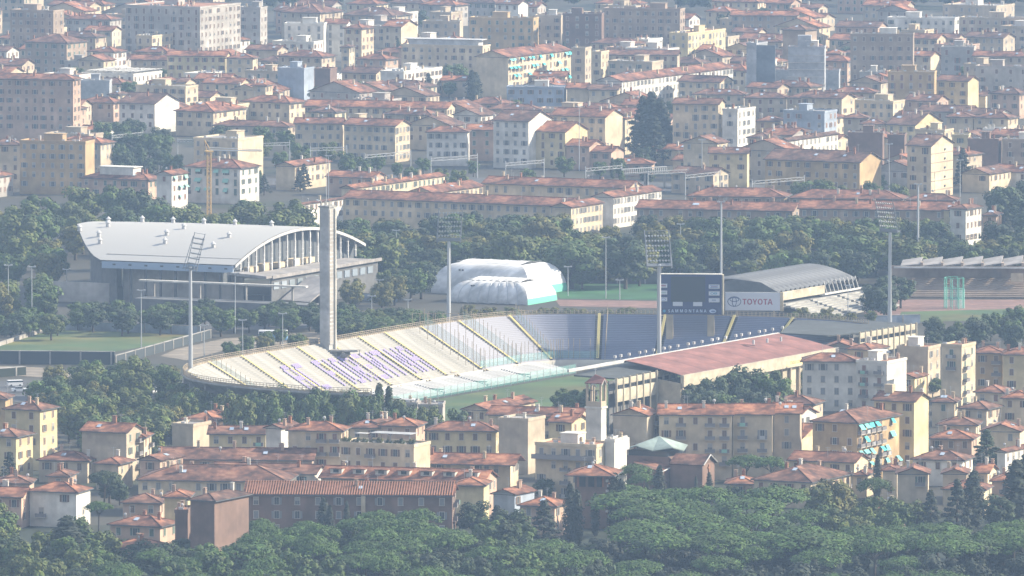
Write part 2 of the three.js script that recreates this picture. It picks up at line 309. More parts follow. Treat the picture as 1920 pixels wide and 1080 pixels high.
function crownGeometry(out) {
  const g = new THREE.BufferGeometry();
  g.setAttribute('position', new THREE.Float32BufferAttribute(out.p, 3)); g.setAttribute('normal', new THREE.Float32BufferAttribute(out.n, 3)); g.setAttribute('color', new THREE.Float32BufferAttribute(out.c, 3));
  g.setAttribute('uv', new THREE.Float32BufferAttribute(new Float32Array(out.p.length / 3 * 2), 2));
  return g;
}
const fresh = () => ({ p: [], n: [], c: [] });
// each shape is 10 m tall; crown and trunk
function broadleaf() {
  const o = fresh(), tr = [bar(V3(0, 0, 0), V3(.1, 4, 0), .34, 7, .2)], W = rr(2.6, 3.3);
  for (let i = 0; i < 17; i++) {
    const f = i * 2.4 + rr(-.4, .4), y = 3.0 + 5.7 * (i + .5) / 17, prof = Math.sin(Math.PI * Math.min(1, (y - 1.6) / 9.2)) ** .7, q = W * prof * Math.sqrt(rr(.15, 1)), c = V3(Math.cos(f) * q, y, Math.sin(f) * q), r = rr(1.05, 1.75);
    leaves(o, c, r, 150, .36, rr(.55, 1.5), .85);
    if (i % 3 === 0) tr.push(bar(V3(.05, 2.6 + i * .1, 0), c, .14, 5, .04));
  }
  return [crownGeometry(o), join(tr)];
}
function umbrellaPine() {
  const o = fresh(), tr = [bar(V3(0, 0, 0), V3(.2, 6.2, .1), .32, 7, .22)], W = rr(4.4, 5.2);
  for (let i = 0; i < 34; i++) {
    const f = i * 2.4, q = W * Math.sqrt((i + .5) / 34) * rr(.88, 1.08), c = V3(Math.cos(f) * q, 9.1 - 1.5 * (q / W) ** 2 + rr(-.35, .35), Math.sin(f) * q), r = rr(1.0, 1.7);
    leaves(o, c, r, 110, .26, rr(.6, 1.35), .55, 1.1);
    if (i % 4 === 1) tr.push(bar(V3(.15, 5 + rnd(), .08), c.clone().add(V3(0, -.5, 0)), .13, 5, .05));
  }
  return [crownGeometry(o), join(tr)];
}
function cypress() {
  const o = fresh();
  for (let i = 0; i < 26; i++) { const t = i / 25, y = .7 + 8.9 * t, r = 1.05 * Math.sin(Math.PI * (t * .83 + .15)) ** .8 + .12; leaves(o, V3(rr(-.12, .12), y, rr(-.12, .12)), r, 70, .24, rr(.75, 1.2), 1, .6); }
  return [crownGeometry(o), bar(V3(0, 0, 0), V3(0, 3, 0), .2, 6, .12)];
}
function cedar() {
  const o = fresh(), tr = [bar(V3(0, 0, 0), V3(0, 9.4, 0), .3, 7, .05)];
  for (let i = 0; i < 40; i++) { const t = i / 39, y = 1.6 + 7.9 * t, f = i * 2.4, q = 3 * (1 - t) ** .75 * rr(.5, 1), c = V3(Math.cos(f) * q, y - q * .1, Math.sin(f) * q); leaves(o, c, .95 * (1 - t * .55), 60, .3, rr(.65, 1.3), .42, .8); if (i % 3 === 0) tr.push(bar(V3(0, y, 0), c, .09, 4, .03)); }
  return [crownGeometry(o), join(tr)];
}
function bush() { const o = fresh(); for (let i = 0; i < 7; i++) leaves(o, V3(rr(-.9, .9), rr(.5, 1.5), rr(-.9, .9)), rr(.6, .9), 70, .22, rr(.7, 1.3), .9); return crownGeometry(o); }
function poplar() { const o = fresh(), tr = [bar(V3(0, 0, 0), V3(0, 7, 0), .22, 6, .06)]; for (let i = 0; i < 20; i++) { const t = i / 19, y = 1.8 + 7.5 * t, q = 1.5 * Math.sin(Math.PI * (t * .8 + .15)), f = i * 2.4; leaves(o, V3(Math.cos(f) * q * .7, y, Math.sin(f) * q * .7), rr(.8, 1.2), 100, .3, rr(.7, 1.3), 1); } return [crownGeometry(o), join(tr)]; }
const treeShapes = { broad: [0, 1, 2, 3, 4, 5].map(broadleaf), pine: [0, 1, 2, 3].map(umbrellaPine), cypress: [0, 1].map(cypress), cedar: [0, 1].map(cedar), poplar: [0, 1].map(poplar) };
const bushShape = bush();
const leafMat = (c) => new THREE.MeshStandardMaterial({ color: new THREE.Color().setRGB(...c), roughness: .8, vertexColors: true, side: THREE.DoubleSide });
const leafM = { green: leafMat([.046, .082, .014]), deep: leafMat([.024, .044, .013]), olive: leafMat([.098, .098, .018]), mid: leafMat([.068, .092, .016]) };
const pineM = leafMat([.044, .094, .012]), darkM = leafMat([.014, .024, .012]);
const treeNames = { broad: 'broadleaf_tree', pine: 'umbrella_pine', cypress: 'cypress_tree', cedar: 'cedar_tree', poplar: 'poplar_tree' };
const treeSpots = [], bulk = {};
const colourWord = new Map([[leafM.green, 'mid-green'], [leafM.deep, 'deep green'], [leafM.olive, 'yellow-green'], [leafM.mid, 'light green'], [pineM, 'bright'], [darkM, 'very dark']]);
const groveTrees = [];
function treeAt(p, ht, kind, m, label, group, sx = 1, name) {
  const [c, tr] = pick(treeShapes[kind]), k = ht / 10, turn = rr(0, 6.28);
  treeSpots.push([p.x, p.z]);
  if (name === 'bulk') { // trees too small or too hidden to tell apart: joined below into one object
    const m4 = new THREE.Matrix4().makeRotationY(turn).scale(V3(k * sx, k, k * sx)).setPosition(p.x, 0, p.z);
    for (const [g, mm, part] of [[c, m, 'crown'], [tr, M.bark, 'trunk']]) { const key = g.id + ':' + mm.id; (bulk[key] ??= { g, mm, part, list: [] }).list.push(m4); }
    return;
  }
  const t = thing(name ?? treeNames[kind], label, 'tree', [p.x, 0, p.z], turn, group);
  mesh('crown', c, m, t); mesh('trunk', tr, M.bark, t);
  t.scale.set(k * sx, k, k * sx);
  if (group) groveTrees.push([t, (colourWord.get(m) ?? '') + ' ' + label]);
  return t;
}
// a tree whose top is sighted at (px, py) and which is ht metres tall
const T = (px, py, ht, kind, m, label, sx, group) => treeAt(P(px, py, ht), ht, kind, m ?? (kind === 'pine' ? pineM : kind === 'cypress' || kind === 'cedar' ? darkM : leafM.green), label, group, sx);
function inside(x, y, poly) { let r = false; for (let i = 0, j = poly.length - 1; i < poly.length; j = i++) { const [a, b] = poly[i], [c, d] = poly[j]; if (b > y !== d > y && x < (c - a) * (y - b) / (d - b) + a) r = !r; } return r; }
// trees of one kind growing close together; poly outlines where their tops show, gap is metres between trunks
function grove(poly, n, gap, h0, h1, kinds, mats, label, group, sx = [1, 1.25], name) {
  const xs = poly.map((q) => q[0]), ys = poly.map((q) => q[1]); let done = 0;
  const mine = [];
  for (let k = 0; k < n * 14 && done < n; k++) {
    const x = rr(Math.min(...xs), Math.max(...xs)), y = rr(Math.min(...ys), Math.max(...ys)), ht = rr(h0, h1);
    if (!inside(x, y, poly)) continue;
    const p = P(x, y, ht);
    if (mine.some(([a, b]) => Math.hypot(a - p.x, (b - p.z) * .55) < gap) || blocked(p.x, p.z, 2)) continue;
    mine.push([p.x, p.z]); const kind = pick(kinds);
    treeAt(p, ht, kind, kind === 'pine' ? pineM : kind === 'broad' || kind === 'poplar' ? pick(mats) : darkM, label, group, rr(...sx), name); done++;
  }
}
// ---------- the town: far part, upper left ----------
B(17, 100, 118, 22, 26, 'f brown', { n: 'apartment_block' });
B(45, 125, 160, 80, 17, 'h brown', { rc: 2 });
B(165, 213, 235, 97, 13, 'h white', { rc: 1 });
B(120, 178, 186, 117, 9, 'f grey');
B(-40, 137, 149, 149, 26, 'h pink', { l: 'broad pinkish block with rows of windows cut off by the left edge', rc: 1, balSide: 1 });
B(-14, 20, 52, 212, 8, 'v cream'); B(48, 56, 130, 214, 9, 'v cream', { l: 'low house with a long sunlit pilastered side in front of the broad pinkish block', rc: 2 });
B(149, 205, 208, 153, 12, 'f wrap_pale', { plain: 1, n: 'wrapped_building', w: 'pale', x: 'scaffold wrapped building', roofM: M.pale_roof });
B(204, 222, 240, 177, 9, 'h cream');
B(150, 250, 300, 141, 8, 'f white', { n: 'factory_hall', l: 'long low factory hall with rows of white roof lights', roofM: M.pale_roof, bare: 1, more(t, b) { for (let k = 0; k < 9; k++) { const q = mesh('roof_light', slab([[-1.2, 0, b.hd], [1.2, 1.2, b.hd], [1.2, 1.2, -b.hd], [-1.2, 0, -b.hd]], .15), M.white_paint, t); q.position.set(-b.hw + (k + .6) * b.w / 9, b.h + .4, 0); } } });
B(345, 380, 420, 140, 8, 'f white', { roofM: M.pale_roof });
B(222, 290, 333, 194, 12, 'g white', { l: 'cream house with dark brown roof and broad white sunlit gable before the factory roofs', blank: 1, rc: 3, win: 'brown', cw: 3.6 });
B(280, 303, 333, 152, 10, 'h cream'); B(330, 347, 365, 155, 9, 'g cream', { rc: 3 });
B(345, 394, 418, 182, 6, 'g cream', { blank: 1, rc: 2 });
B(328, 400, 458, 209, 10, 'h cream', { rc: 0 });
B(435, 483, 505, 168, 9, 'v cream', { rc: 2 }); B(473, 498, 510, 160, 13, 'h cream', { rc: 0 }); B(506, 520, 529, 173, 9, 'h beige', { rc: 0 });
B(400, 540, 553, 237, 6, 'h beige', { rc: 2 });
B(255, 285, 337, 69, 16, 'f cream', { bal: .5 });
B(232, 375, 447, 15, 28, 'f grey', { bal: .6, l: 'very long grey slab block with balconies at the top of the picture' });
B(393, 422, 446, 53, 17, 'g cream', { blankFront: 1 });
B(313, 423, 430, 105, 14, 'g yellow', { rc: 0 }); B(245, 315, 322, 112, 10, 'g beige', { rc: 1 }); B(424, 474, 482, 109, 14, 'h cream', { bal: .4 });
B(533, 607, 612, 46, 17, 'f white', { bal: .5, roofM: M.pale_roof, l: 'white balconied apartment block, left half of the pair' , win: 'grey' }); B(609, 650, 656, 44, 17, 'g white', { bal: .5, l: 'white balconied apartment block, right half of the pair', win: 'grey' });
B(520, 570, 588, 130, 14, 'f blue', { l: 'pale blue panelled building with a white end wall', plain: 1, roofM: M.pale_roof }); B(589, 619, 631, 131, 13, 'f brick', { plain: 1 });
B(612, 632, 718, 143, 8, 'f white', { l: 'long white building with an arcaded sunlit side', roofM: M.pale_roof, n: 'arcaded_building', d: 55, more(t, b) { for (let k = 0; k < 14; k++) { const q = mesh('arch', join([new THREE.TorusGeometry(1.4, .28, 5, 10, Math.PI).rotateY(Math.PI / 2), box(.3, 3.4, .4, 0, -1.7, 1.4), box(.3, 3.4, .4, 0, -1.7, -1.4)]), M.white_paint, t); q.position.set(b.hw + .2, b.h - 2.4, b.hd - (k + .5) * b.d / 14); } } });
B(475, 506, 520, 128, 8, 'h cream'); B(527, 600, 642, 24, 12, 'h beige', { rc: 2 }); B(445, 488, 500, 16, 20, 'f grey');
B(570, 838, 850, 203, 10, 'g cream', { rc: 0, l: 'very long cream terrace house with an orange tile roof right of the low brown roofs', d: 12, bal: .15 });
B(553, 641, 645, 231, 14, 'g cream', { win: 'grey', cw: 2.7 }); B(644, 741, 768, 236, 14, 'g cream', { win: 'grey', cw: 2.7, bal: .3, balSide: 1 });
// far part, upper middle
B(645, 678, 700, 53, 18, 'h cream', { blank: 0 }); B(718, 752, 782, 50, 12, 'g cream', { rc: 0, blank: 1 }); B(640, 735, 770, 30, 10, 'h beige');
B(752, 905, 919, 88, 15, 'f cream', { roofM: M.pale_roof, bare: 1, rh: 3.2, more(t, b) { mesh('penthouse', [box(b.w * .86, 2.6, b.d * .6, 0, b.h + 1.4, 0), box(b.w * .95, .3, b.d * .75, 0, b.h + 2.85, 0)], M.white_paint, t); }, l: 'long cream block topped by a bright white flat penthouse' });
B(700, 745, 783, 27, 10, 'f white', { roofM: M.white_paint }); B(705, 760, 766, 98, 8, 'h beige'); 
B(893, 953, 1072, 107, 18, 'v cream', { bal: .55, balSide: 1, awn: 'teal', awnSide: 0, blankFront: 1, rc: 1, l: 'deep apartment row with blank cream gable and sunlit side of balconies and awnings' });
B(1072, 1097, 1109, 92, 20, 'f beige'); B(1110, 1127, 1142, 99, 14, 'f cream', { bal: .6 });
B(713, 757, 828, 136, 12, 'f white', { roofM: M.white_paint, l: 'square villa with white flat roof and tree shadow on its sunlit wall' });
B(680, 718, 722, 168, 7, 'v beige'); B(828, 878, 882, 151, 7, 'g beige', { rc: 0 }); B(982, 1060, 1066, 143, 9, 'g cream'); B(950, 1058, 1062, 165, 10, 'f blue', { roofM: M.white_paint });
B(1063, 1102, 1106, 165, 10, 'g cream', { rc: 0 }); B(1104, 1158, 1165, 168, 10, 'g cream');
B(1120, 1166, 1345, 152, 13, 'v white', { rc: 1, l: 'very long red-roofed row receding right with a white sunlit windowed side', d: 105, blankFront: 1, win: 'grey' });
B(1135, 1270, 1275, 103, 12, 'g beige', { rc: 2 }); B(880, 1000, 1010, 36, 17, 'f ochre'); B(1003, 1052, 1056, 31, 17, 'f beige'); B(1055, 1128, 1133, 28, 19, 'f brick'); B(1132, 1275, 1285, 19, 20, 'f brown');
B(1058, 1120, 1124, 68, 7, 'h beige', { rc: 0 }); B(1190, 1215, 1243, 76, 9, 'f white', { roofM: M.white_paint }); B(1240, 1275, 1300, 56, 10, 'h cream');
B(930, 972, 990, 8, 9, 'g white', { blank: 1 });  B(792, 862, 868, 42, 12, 'f beige'); B(640, 655, 664, 88, 12, 'h cream');
B(850, 925, 930, 226, 8, 'h cream', { rc: 2 }); B(915, 1010, 1015, 205, 8, 'h beige', { rc: 2 });
B(925, 991, 1035, 227, 18, 'g white', { win: 'grey', blank: 1, l: 'four-storey whitish house with grey shutters and a white gable left of the yellow balconied house' });
B(993, 1060, 1102, 247, 14, 'g yellow', { bal: .4, blank: 1, rc: 0, l: 'yellow house with balconies and a pale yellow gable' }); B(1033, 1135, 1168, 219, 18, 'g cream', { blank: 1, rc: 1, l: 'cream house with a tall blank sunlit gable left of the dark tree clump' }); B(1165, 1172, 1190, 222, 14, 'v cream');
B(800, 876, 880, 247, 13, 'h white', { win: 'grey', rc: 1, cw: 2.7 }); B(877, 925, 928, 243, 12, 'g pink');
B(1262, 1347, 1360, 195, 22, 'g cream', { bal: .4 }); B(1355, 1383, 1418, 207, 20, 'f white', { win: 'grey', l: 'narrow white tower house with a bright sunlit side' });
B(1062, 1105, 1132, 274, 9, 'g pink', { blank: 1 }); B(1105, 1146, 1170, 285, 7, 'g pink', { blank: 1 }); B(1147, 1222, 1228, 307, 5, 'h pink', { rc: 0 }); B(1185, 1240, 1260, 284, 5, 'h cream', { rc: 0 }); B(1245, 1290, 1312, 281, 6, 'g cream', { rc: 0 }); B(1262, 1297, 1320, 301, 6, 'g cream', { rc: 1, blank: 1 });
// far part, upper right
B(1255, 1290, 1380, 64, 15, 'f yellow', { bal: .6, balSide: 1, d: 38, l: 'yellowish apartment block whose sunlit side has many balconies and chimneys' });
B(1308, 1323, 1346, 94, 8, 'g white', { rc: 0 }); B(1408, 1466, 1472, 78, 12, 'h beige'); B(1372, 1495, 1500, 29, 12, 'g brown', { rc: 0 });
B(1400, 1418, 1440, 83, 26, 'f wrap_pale', { plain: 1, bare: 1, n: 'wrapped_tower', x: 'scaffold wrapped tower', l: 'tower block wrapped in pale and dark scaffold netting, left one' , more(t, b) { mesh('dark_net', [box(9, b.h, .3, 0, 0, 0)], M.wrap_dark, t).position.set(b.hw + 4, b.h / 2 - .3, b.hd - .4); } });
B(1478, 1546, 1550, 90, 24, 'f wrap_pale', { plain: 1, n: 'wrapped_tower', l: 'square tower block wrapped in pale scaffold netting, the taller one with a stepped top', more(t, b) { mesh('stair_wrap', box(5.5, 5, 5, -1, b.h + 2.5, 0), M.wrap_pale, t); for (let k = 1; k < 8; k++) mesh('scaffold_deck', box(b.w + .7, .14, .5, 0, k * 3, b.hd + .2), M.wall_white, t); } });
B(1440, 1480, 1483, 134, 13, 'f wrap_pale', { plain: 1, n: 'wrapped_building', bare: 1, l: 'low netting-wrapped annex left of the square wrapped tower' }); B(1546, 1573, 1577, 134, 13, 'f wrap_pale', { plain: 1, n: 'wrapped_building', bare: 1, l: 'low netting-wrapped annex right of the square wrapped tower' });
B(1468, 1510, 1533, 56, 22, 'h brown', { n: 'church_tower', c: 'tower', plain: 1, l: 'square brown tower with a pyramid tile roof above the wrapped tower blocks', rc: 3, ch: 0 });
B(1548, 1580, 1586, 100, 12, 'h brick'); B(1595, 1712, 1716, 66, 24, 'f brown', { roofM: M.flat_roof, rh: 4 }); B(1770, 1868, 1906, 13, 14, 'f beige'); B(1665, 1790, 1800, 36, 12, 'f white', { roofM: M.pale_roof }); B(1802, 1935, 1945, 36, 14, 'f beige');
B(1707, 1745, 1763, 105, 9, 'g cream', { blank: 1, rc: 0 }); B(1758, 1795, 1811, 72, 9, 'g cream', { blank: 1, rc: 2 });
B(1665, 1752, 1758, 137, 18, 'f ochre', { bal: .8, l: 'ochre block whose front is full of dark balconies' }); B(1757, 1815, 1837, 152, 14, 'g yellow', { blank: 1, rc: 2, win: 'brown', cw: 4, l: 'yellow house with a bright yellow gable beside the dark-balconied ochre block' }); B(1817, 1848, 1860, 179, 7, 'g cream', { blank: 1 });
B(1830, 1935, 1945, 127, 18, 'f grey', { cw: 4.5 }); B(1765, 1826, 1832, 90, 15, 'f grey', { bal: .4 }); B(1826, 1935, 1945, 106, 12, 'g beige', { rc: 1 });
B(1612, 1660, 1665, 137, 10, 'f grey', { plain: 1 }); B(1560, 1640, 1648, 173, 8, 'h beige', { rc: 1 }); B(1477, 1586, 1619, 186, 9, 'h beige', { rc: 2 });
B(1300, 1395, 1402, 177, 8, 'h beige', { rc: 2 }); B(1396, 1475, 1480, 183, 8, 'h beige', { rc: 2 }); B(1320, 1365, 1372, 150, 8, 'h beige', { rc: 2 });
B(1470, 1546, 1571, 211, 13, 'f blue', { bal: .6 }); B(1417, 1468, 1474, 227, 9, 'h ochre', { rc: 2 }); B(1582, 1626, 1632, 221, 9, 'h beige', { rc: 2 });
B(1615, 1660, 1664, 232, 9, 'h cream', { rc: 2 }); B(1664, 1716, 1771, 234, 9, 'g yellow', { blank: 1, rc: 3, l: 'house with a wide low yellow gable in the sun, among brown roofs at right' });
B(1775, 1824, 1830, 219, 12, 'h cream', { rc: 2, win: 'brown' }); B(1828, 1890, 1911, 221, 12, 'h cream', { rc: 2, win: 'brown' });
B(1590, 1655, 1660, 251, 15, 'f brick', { plain: 1 }); B(1664, 1696, 1702, 255, 13, 'f brick', { gap: .5 }); B(1717, 1771, 1790, 246, 11, 'f cream');
B(1702, 1746, 1791, 273, 19, 'g cream', { blank: 1, bal: .5, rc: 3, l: 'tall narrow tower block with a large white sunlit side scored by floor lines', more(t, b) { for (let k = 1; k < 6; k++) mesh('floor_line', box(.12, .35, b.d + .1, b.hw + .02, b.h - 3.3 * k + .2, 0), M.wall_brown, t); for (let k = 0; k < 5; k++) mesh('vent', box(.3, .7, 1.2, b.hw + .1, b.h - 2 - 3.3 * k, -b.d * .12), M.dark_metal, t); } });
B(1815, 1872, 1881, 263, 15, 'f brick', { plain: 1 }); B(1881, 1935, 1945, 264, 15, 'f brown', { bal: .5 }); B(1785, 1816, 1822, 255, 12, 'f yellow'); B(1843, 1880, 1888, 244, 8, 'f white');
B(1805, 1855, 1900, 326, 7, 'v cream', { rc: 3 });
B(1403, 1441, 1462, 258, 14, 'h cream', { rc: 3 }); B(1462, 1478, 1568, 263, 11, 'v white', { rc: 3, d: 44, win: 'grey', blankFront: 1, l: 'pale building with a receding row of sunlit windows above the long ochre block' });
B(1437, 1612, 1656, 304, 14, 'g ochre', { blank: 1, rc: 3, win: 'brown', cw: 3.4, l: 'long ochre block with a plain yellow sunlit gable' });
B(1330, 1401, 1406, 287, 13, 'g yellow', { win: 'brown', rc: 2 }); B(1282, 1345, 1366, 268, 14, 'v cream', { gap: .5, rc: 2 });
// the tiled courtyard block and its neighbours behind the wood
B(640, 1062, 1090, 386, 10, 'g cream', { n: 'terrace', rc: 1, d: 13, l: 'very long front wing of the courtyard block with a salmon red roof', blank: 1, ch: 3, win: 'grey' });
B(1035, 1071, 1131, 388, 11, 'v cream', { n: 'terrace', rc: 1, l: 'right wing of the courtyard block, lower part with a sunlit windowed side', win: 'grey', blankFront: 1, cw: 2.6, gap: 0 }); B(1112, 1150, 1243, 369, 11, 'v white', { n: 'terrace', rc: 1, l: 'right wing of the courtyard block, upper part with a long sunlit windowed side', win: 'grey', cw: 2.6, gap: 0, blankFront: 1 });
B(905, 1178, 1200, 352, 10, 'g cream', { n: 'terrace', rc: 1, bal: .4, d: 12, l: 'back wing of the courtyard block with balconies facing the court', ch: 5 });
B(765, 812, 905, 361, 10, 'v cream', { n: 'terrace', rc: 1, l: 'left wing of the courtyard block with a white sunlit court side', blankFront: 1 });
B(640, 662, 832, 352, 10, 'v cream', { n: 'terrace', rc: 0, l: 'tiled terrace with a row of chimneys left of the courtyard block', ch: 8, blankFront: 1, d: 70 }); B(548, 552, 640, 384, 10, 'v white', { n: 'terrace', rc: 2, l: 'terrace end with sunlit windowed side behind the stadium tower top', blankFront: 1 });
B(612, 700, 722, 333, 7, 'g pink', { rc: 0 });
B(1195, 1486, 1500, 395, 10, 'g brown', { n: 'terrace', rc: 1, d: 13, l: 'long low brownish terrace with red roof right of the courtyard block', win: 'grey' }); B(1290, 1470, 1480, 369, 9, 'h brown', { rc: 1, d: 14 }); B(1482, 1690, 1700, 373, 9, 'h brown', { rc: 1, d: 14 });
B(1500, 1790, 1800, 394, 12, 'g brown', { n: 'terrace', rc: 1, d: 13, l: 'long brownish terrace with orange-brown roof joining the bright corner block', win: 'grey' }); B(1700, 1790, 1800, 375, 12, 'h brick', { rc: 2 });
B(1770, 1797, 1810, 393, 15, 'h yellow', { rc: 0, l: 'narrow yellow strip of house left of the bright white corner facade' }); B(1782, 1811, 1843, 391, 16, 'h white', { rc: 2, l: 'corner block with a dazzling white sunlit facade of regular windows', win: 'brown', cw: 2.6, gap: 0, rh: 4 }); B(1843, 1868, 1880, 403, 10, 'h pink');
// middle left
B(-20, 38, 42, 271, 16, 'h cream', { bal: .4 }); B(35, 160, 175, 268, 19, 'f ochre', { blank: 1, roofM: M.terracotta, l: 'long ochre block with a roof terrace and blank pale yellow end at the left edge', win: 'grey' });
B(140, 182, 214, 250, 6, 'g white', { gap: .8, l: 'small white gabled house by the railway at left' });
B(362, 446, 491, 263, 17, 'f cream', { blank: 1, l: 'cream block with a large blank sunlit side and cluttered roof terrace' });
B(150, 278, 306, 337, 10, 'h pink', { rc: 1, l: 'pink villa with a wide red hip roof and a white flat penthouse', more(t, b) { mesh('penthouse', [box(b.w * .5, 2.8, b.d * .5, -1, b.h + 2.4, 0), box(b.w * .54, .25, b.d * .55, -1, b.h + 3.9, 0)], M.wall_white, t); } });
B(293, 322, 350, 327, 13, 'v white', { rc: 1, awn: 'awning_green' }); B(345, 450, 484, 315, 13, 'h white', { bal: .5, awn: 'awning_green', awnSide: 1, rc: 1, l: 'white apartment block with green awnings and a red hip roof behind the yellow crane' });
B(517, 553, 617, 311, 9, 'v cream', { rc: 1, blankFront: 1, win: 'brown' }); B(-20, 8, 14, 330, 6, 'h pink');
// near part, right
B(1505, 1607, 1612, 677, 14, 'h white', { rc: 1, win: 'grey', l: 'greyish white house with rows of small windows beside the grandstand end', gap: .2 }); B(1607, 1663, 1703, 681, 14, 'f white', { bal: .9, blank: 1, win: 'red', l: 'white flat-roofed block with three tiers of balconies and a pinkish blank side' });
B(1545, 1604, 1612, 652, 13, 'v grey', { plain: 1 }); B(1590, 1632, 1666, 655, 14, 'h cream', { rc: 1, awn: 'fabric_white' });
B(1683, 1740, 1766, 654, 14, 'f beige', { blankFront: 1, bal: .4 }); B(1766, 1803, 1832, 650, 19, 'f cream', { bal: .9, l: 'slim balcony tower with a bright cream stairwell side', gap: .3 });
B(1830, 1880, 1884, 661, 14, 'h ochre', { rc: 1, win: 'brown' }); B(1881, 1945, 1950, 664, 14, 'h yellow', { rc: 1, win: 'brown', l: 'yellow house with brown hip roof at the right edge behind the balcony tower' }); B(1685, 1715, 1740, 707, 7, 'v yellow', { rc: 1 });
B(1525, 1607, 1678, 792, 16, 'h ochre', { rc: 2, bal: .9, balSide: 1, awn: 'teal', awnSide: 0, d: 26, win: 'brown', gap: .3, l: 'ochre block with turquoise awnings over its sunlit balconies' }); B(1640, 1714, 1744, 752, 19, 'g yellow', { blank: 1, rc: 2, l: 'ochre block with a tall pale yellow blank gable right of the turquoise awnings', win: 'brown', more(t, b) { const c = mesh('penthouse', box(2.2, 2.2, 2.2), M.wall_cream, t); c.position.set(-3, b.h + 2.6, .5); } });
B(1440, 1498, 1533, 779, 9, 'g white', { rc: 0, gap: .3, l: 'white house with a sunlit white gable at the end of the balconied apartment row' });
B(1150, 1213, 1236, 778, 17, 'v beige', { rc: 0, bal: .5, balSide: 1, gap: .5, l: 'beige apartment house with a plain gabled end behind the copper-roofed church' });
B(1236, 1372, 1376, 777, 17, 'g cream', { rc: 0, bal: .45, d: 12, l: 'cream apartment row with stacked balconies, part above the copper-roofed church' }); B(1374, 1448, 1453, 776, 17, 'g cream', { rc: 0, bal: .4, d: 12, l: 'cream apartment row with stacked balconies, middle part' }); B(1450, 1500, 1505, 774, 17, 'g beige', { rc: 0, bal: .5, d: 12, l: 'beige apartment row end behind the white gabled house' });
B(1172, 1250, 1331, 740, 8, 'f white', { roofM: M.pale_roof, l: 'long low white flat building at the foot of the right front floodlight mast', gap: .6, parapetM: M.white_paint });
B(1442, 1525, 1545, 757, 8, 'h beige', { rc: 2 }); B(1425, 1501, 1559, 822, 7, 'g yellow', { blank: 1, rc: 0, l: 'low yellow house with a wide yellow gable left of the turquoise awnings' }); B(1482, 1602, 1630, 866, 8, 'g cream', { rc: 1 }); B(1600, 1622, 1641, 890, 6, 'h cream', { rc: 1 }); B(1415, 1520, 1600, 903, 7, 'h cream', { rc: 2 });
B(1748, 1790, 1802, 753, 7, 'h cream', { rc: 2 }); B(1800, 1850, 1880, 766, 8, 'h beige', { rc: 2 }); B(1830, 1880, 1902, 735, 9, 'h cream', { rc: 1 }); B(1760, 1830, 1842, 796, 7, 'h cream', { rc: 2 }); B(1880, 1935, 1945, 746, 10, 'h cream', { rc: 0 });
B(1713, 1805, 1827, 862, 7, 'h white', { rc: 2 }); B(1683, 1740, 1745, 887, 10, 'v beige', { rc: 1, gap: .95 }); B(1655, 1682, 1686, 881, 8, 'h cream', { rc: 1 }); B(1768, 1812, 1820, 887, 8, 'v beige', { rc: 1, gap: .6 });
B(1745, 1822, 1836, 822, 5, 'h pink', { rc: 0 }); B(1842, 1912, 1925, 808, 9, 'v cream', { rc: 1, gap: .7 }); B(1870, 1885, 1930, 846, 7, 'v white', { rc: 1 }); B(1770, 1845, 1862, 917, 7, 'h cream', { rc: 1 }); B(1860, 1908, 1918, 901, 7, 'h pink', { rc: 0 }); B(1830, 1852, 1872, 886, 7, 'g cream', { rc: 0 }); B(1630, 1690, 1702, 957, 5, 'h pink', { rc: 0 }); B(1362, 1415, 1421, 906, 5, 'h pink', { rc: 0 });
// near part, left
B(8, 75, 104, 768, 16, 'h yellow', { rc: 2, l: 'tall yellow house with brown hip roof and bright yellow sunlit side at the left edge', win: 'brown' }); B(-30, 10, 20, 747, 14, 'h ochre', { rc: 2 }); B(-25, 30, 58, 818, 12, 'h yellow', { rc: 2, l: 'yellow house cut by the left edge, in front of the tall yellow house', win: 'brown' });
B(152, 237, 263, 810, 13, 'g beige', { rc: 0, blankFront: 1, bal: .5, balSide: 1, l: 'grey-beige house with blank front and narrow bright balcony side left of the red roof cluster' }); B(256, 270, 281, 819, 11, 'h cream', { rc: 0 });
B(322, 362, 393, 799, 9, 'f beige', { plain: 1, l: 'pale plain-walled stair block in front of the jumble of red roofs', bare: 1 }); B(340, 400, 450, 788, 9, 'h pink', { rc: 0 }); B(405, 425, 455, 776, 10, 'h white', { rc: 0 }); B(392, 498, 503, 813, 9, 'g yellow', { rc: 2, win: 'brown', bal: .2, d: 9 });
B(498, 527, 560, 802, 13, 'v white', { rc: 2, plain: 1, l: 'narrow house with a stark white sunlit side wall left of the cream apartment house' }); B(540, 640, 652, 807, 15, 'h cream', { rc: 0, bal: .5, l: 'cream apartment house with red hip roof and dark balconies left of the roof-garden block' });
B(636, 776, 806, 838, 14, 'f cream', { bal: .35, win: 'brown', blank: 1, bare: 1, l: 'cream block with a planted roof garden behind a low parapet', more(t, b) { for (let k = 0; k < 16; k++) { const q = mesh('planter_bush', bushShape, pick(Object.values(leafM)), t); q.scale.setScalar(rr(.35, .7)); q.position.set(-b.hw + .8 + (b.w - 1.6) * k / 15, b.h + .4, b.hd - rr(.6, 2)); } mesh('pergola', [box(b.w * .55, .12, b.d * .5, b.w * .12, b.h + 2.8, 0), ...[-.3, 0, .3].map((u) => box(.15, 2.6, .15, b.w * (.12 + u * .85), b.h + 1.4, b.d * .2))], M.wall_green ?? M.fabric_grey, t); mesh('awning', box(3, .1, 2.4, -b.w * .3, b.h + 2.4, 0), M.white_paint, t); } });
B(778, 957, 972, 868, 7, 'g cream', { rc: 0, l: 'low house with a long red roof, skylights and a dark glazed front', win: 'grey', cw: 2.2, gap: .1, ov: 1.6 });
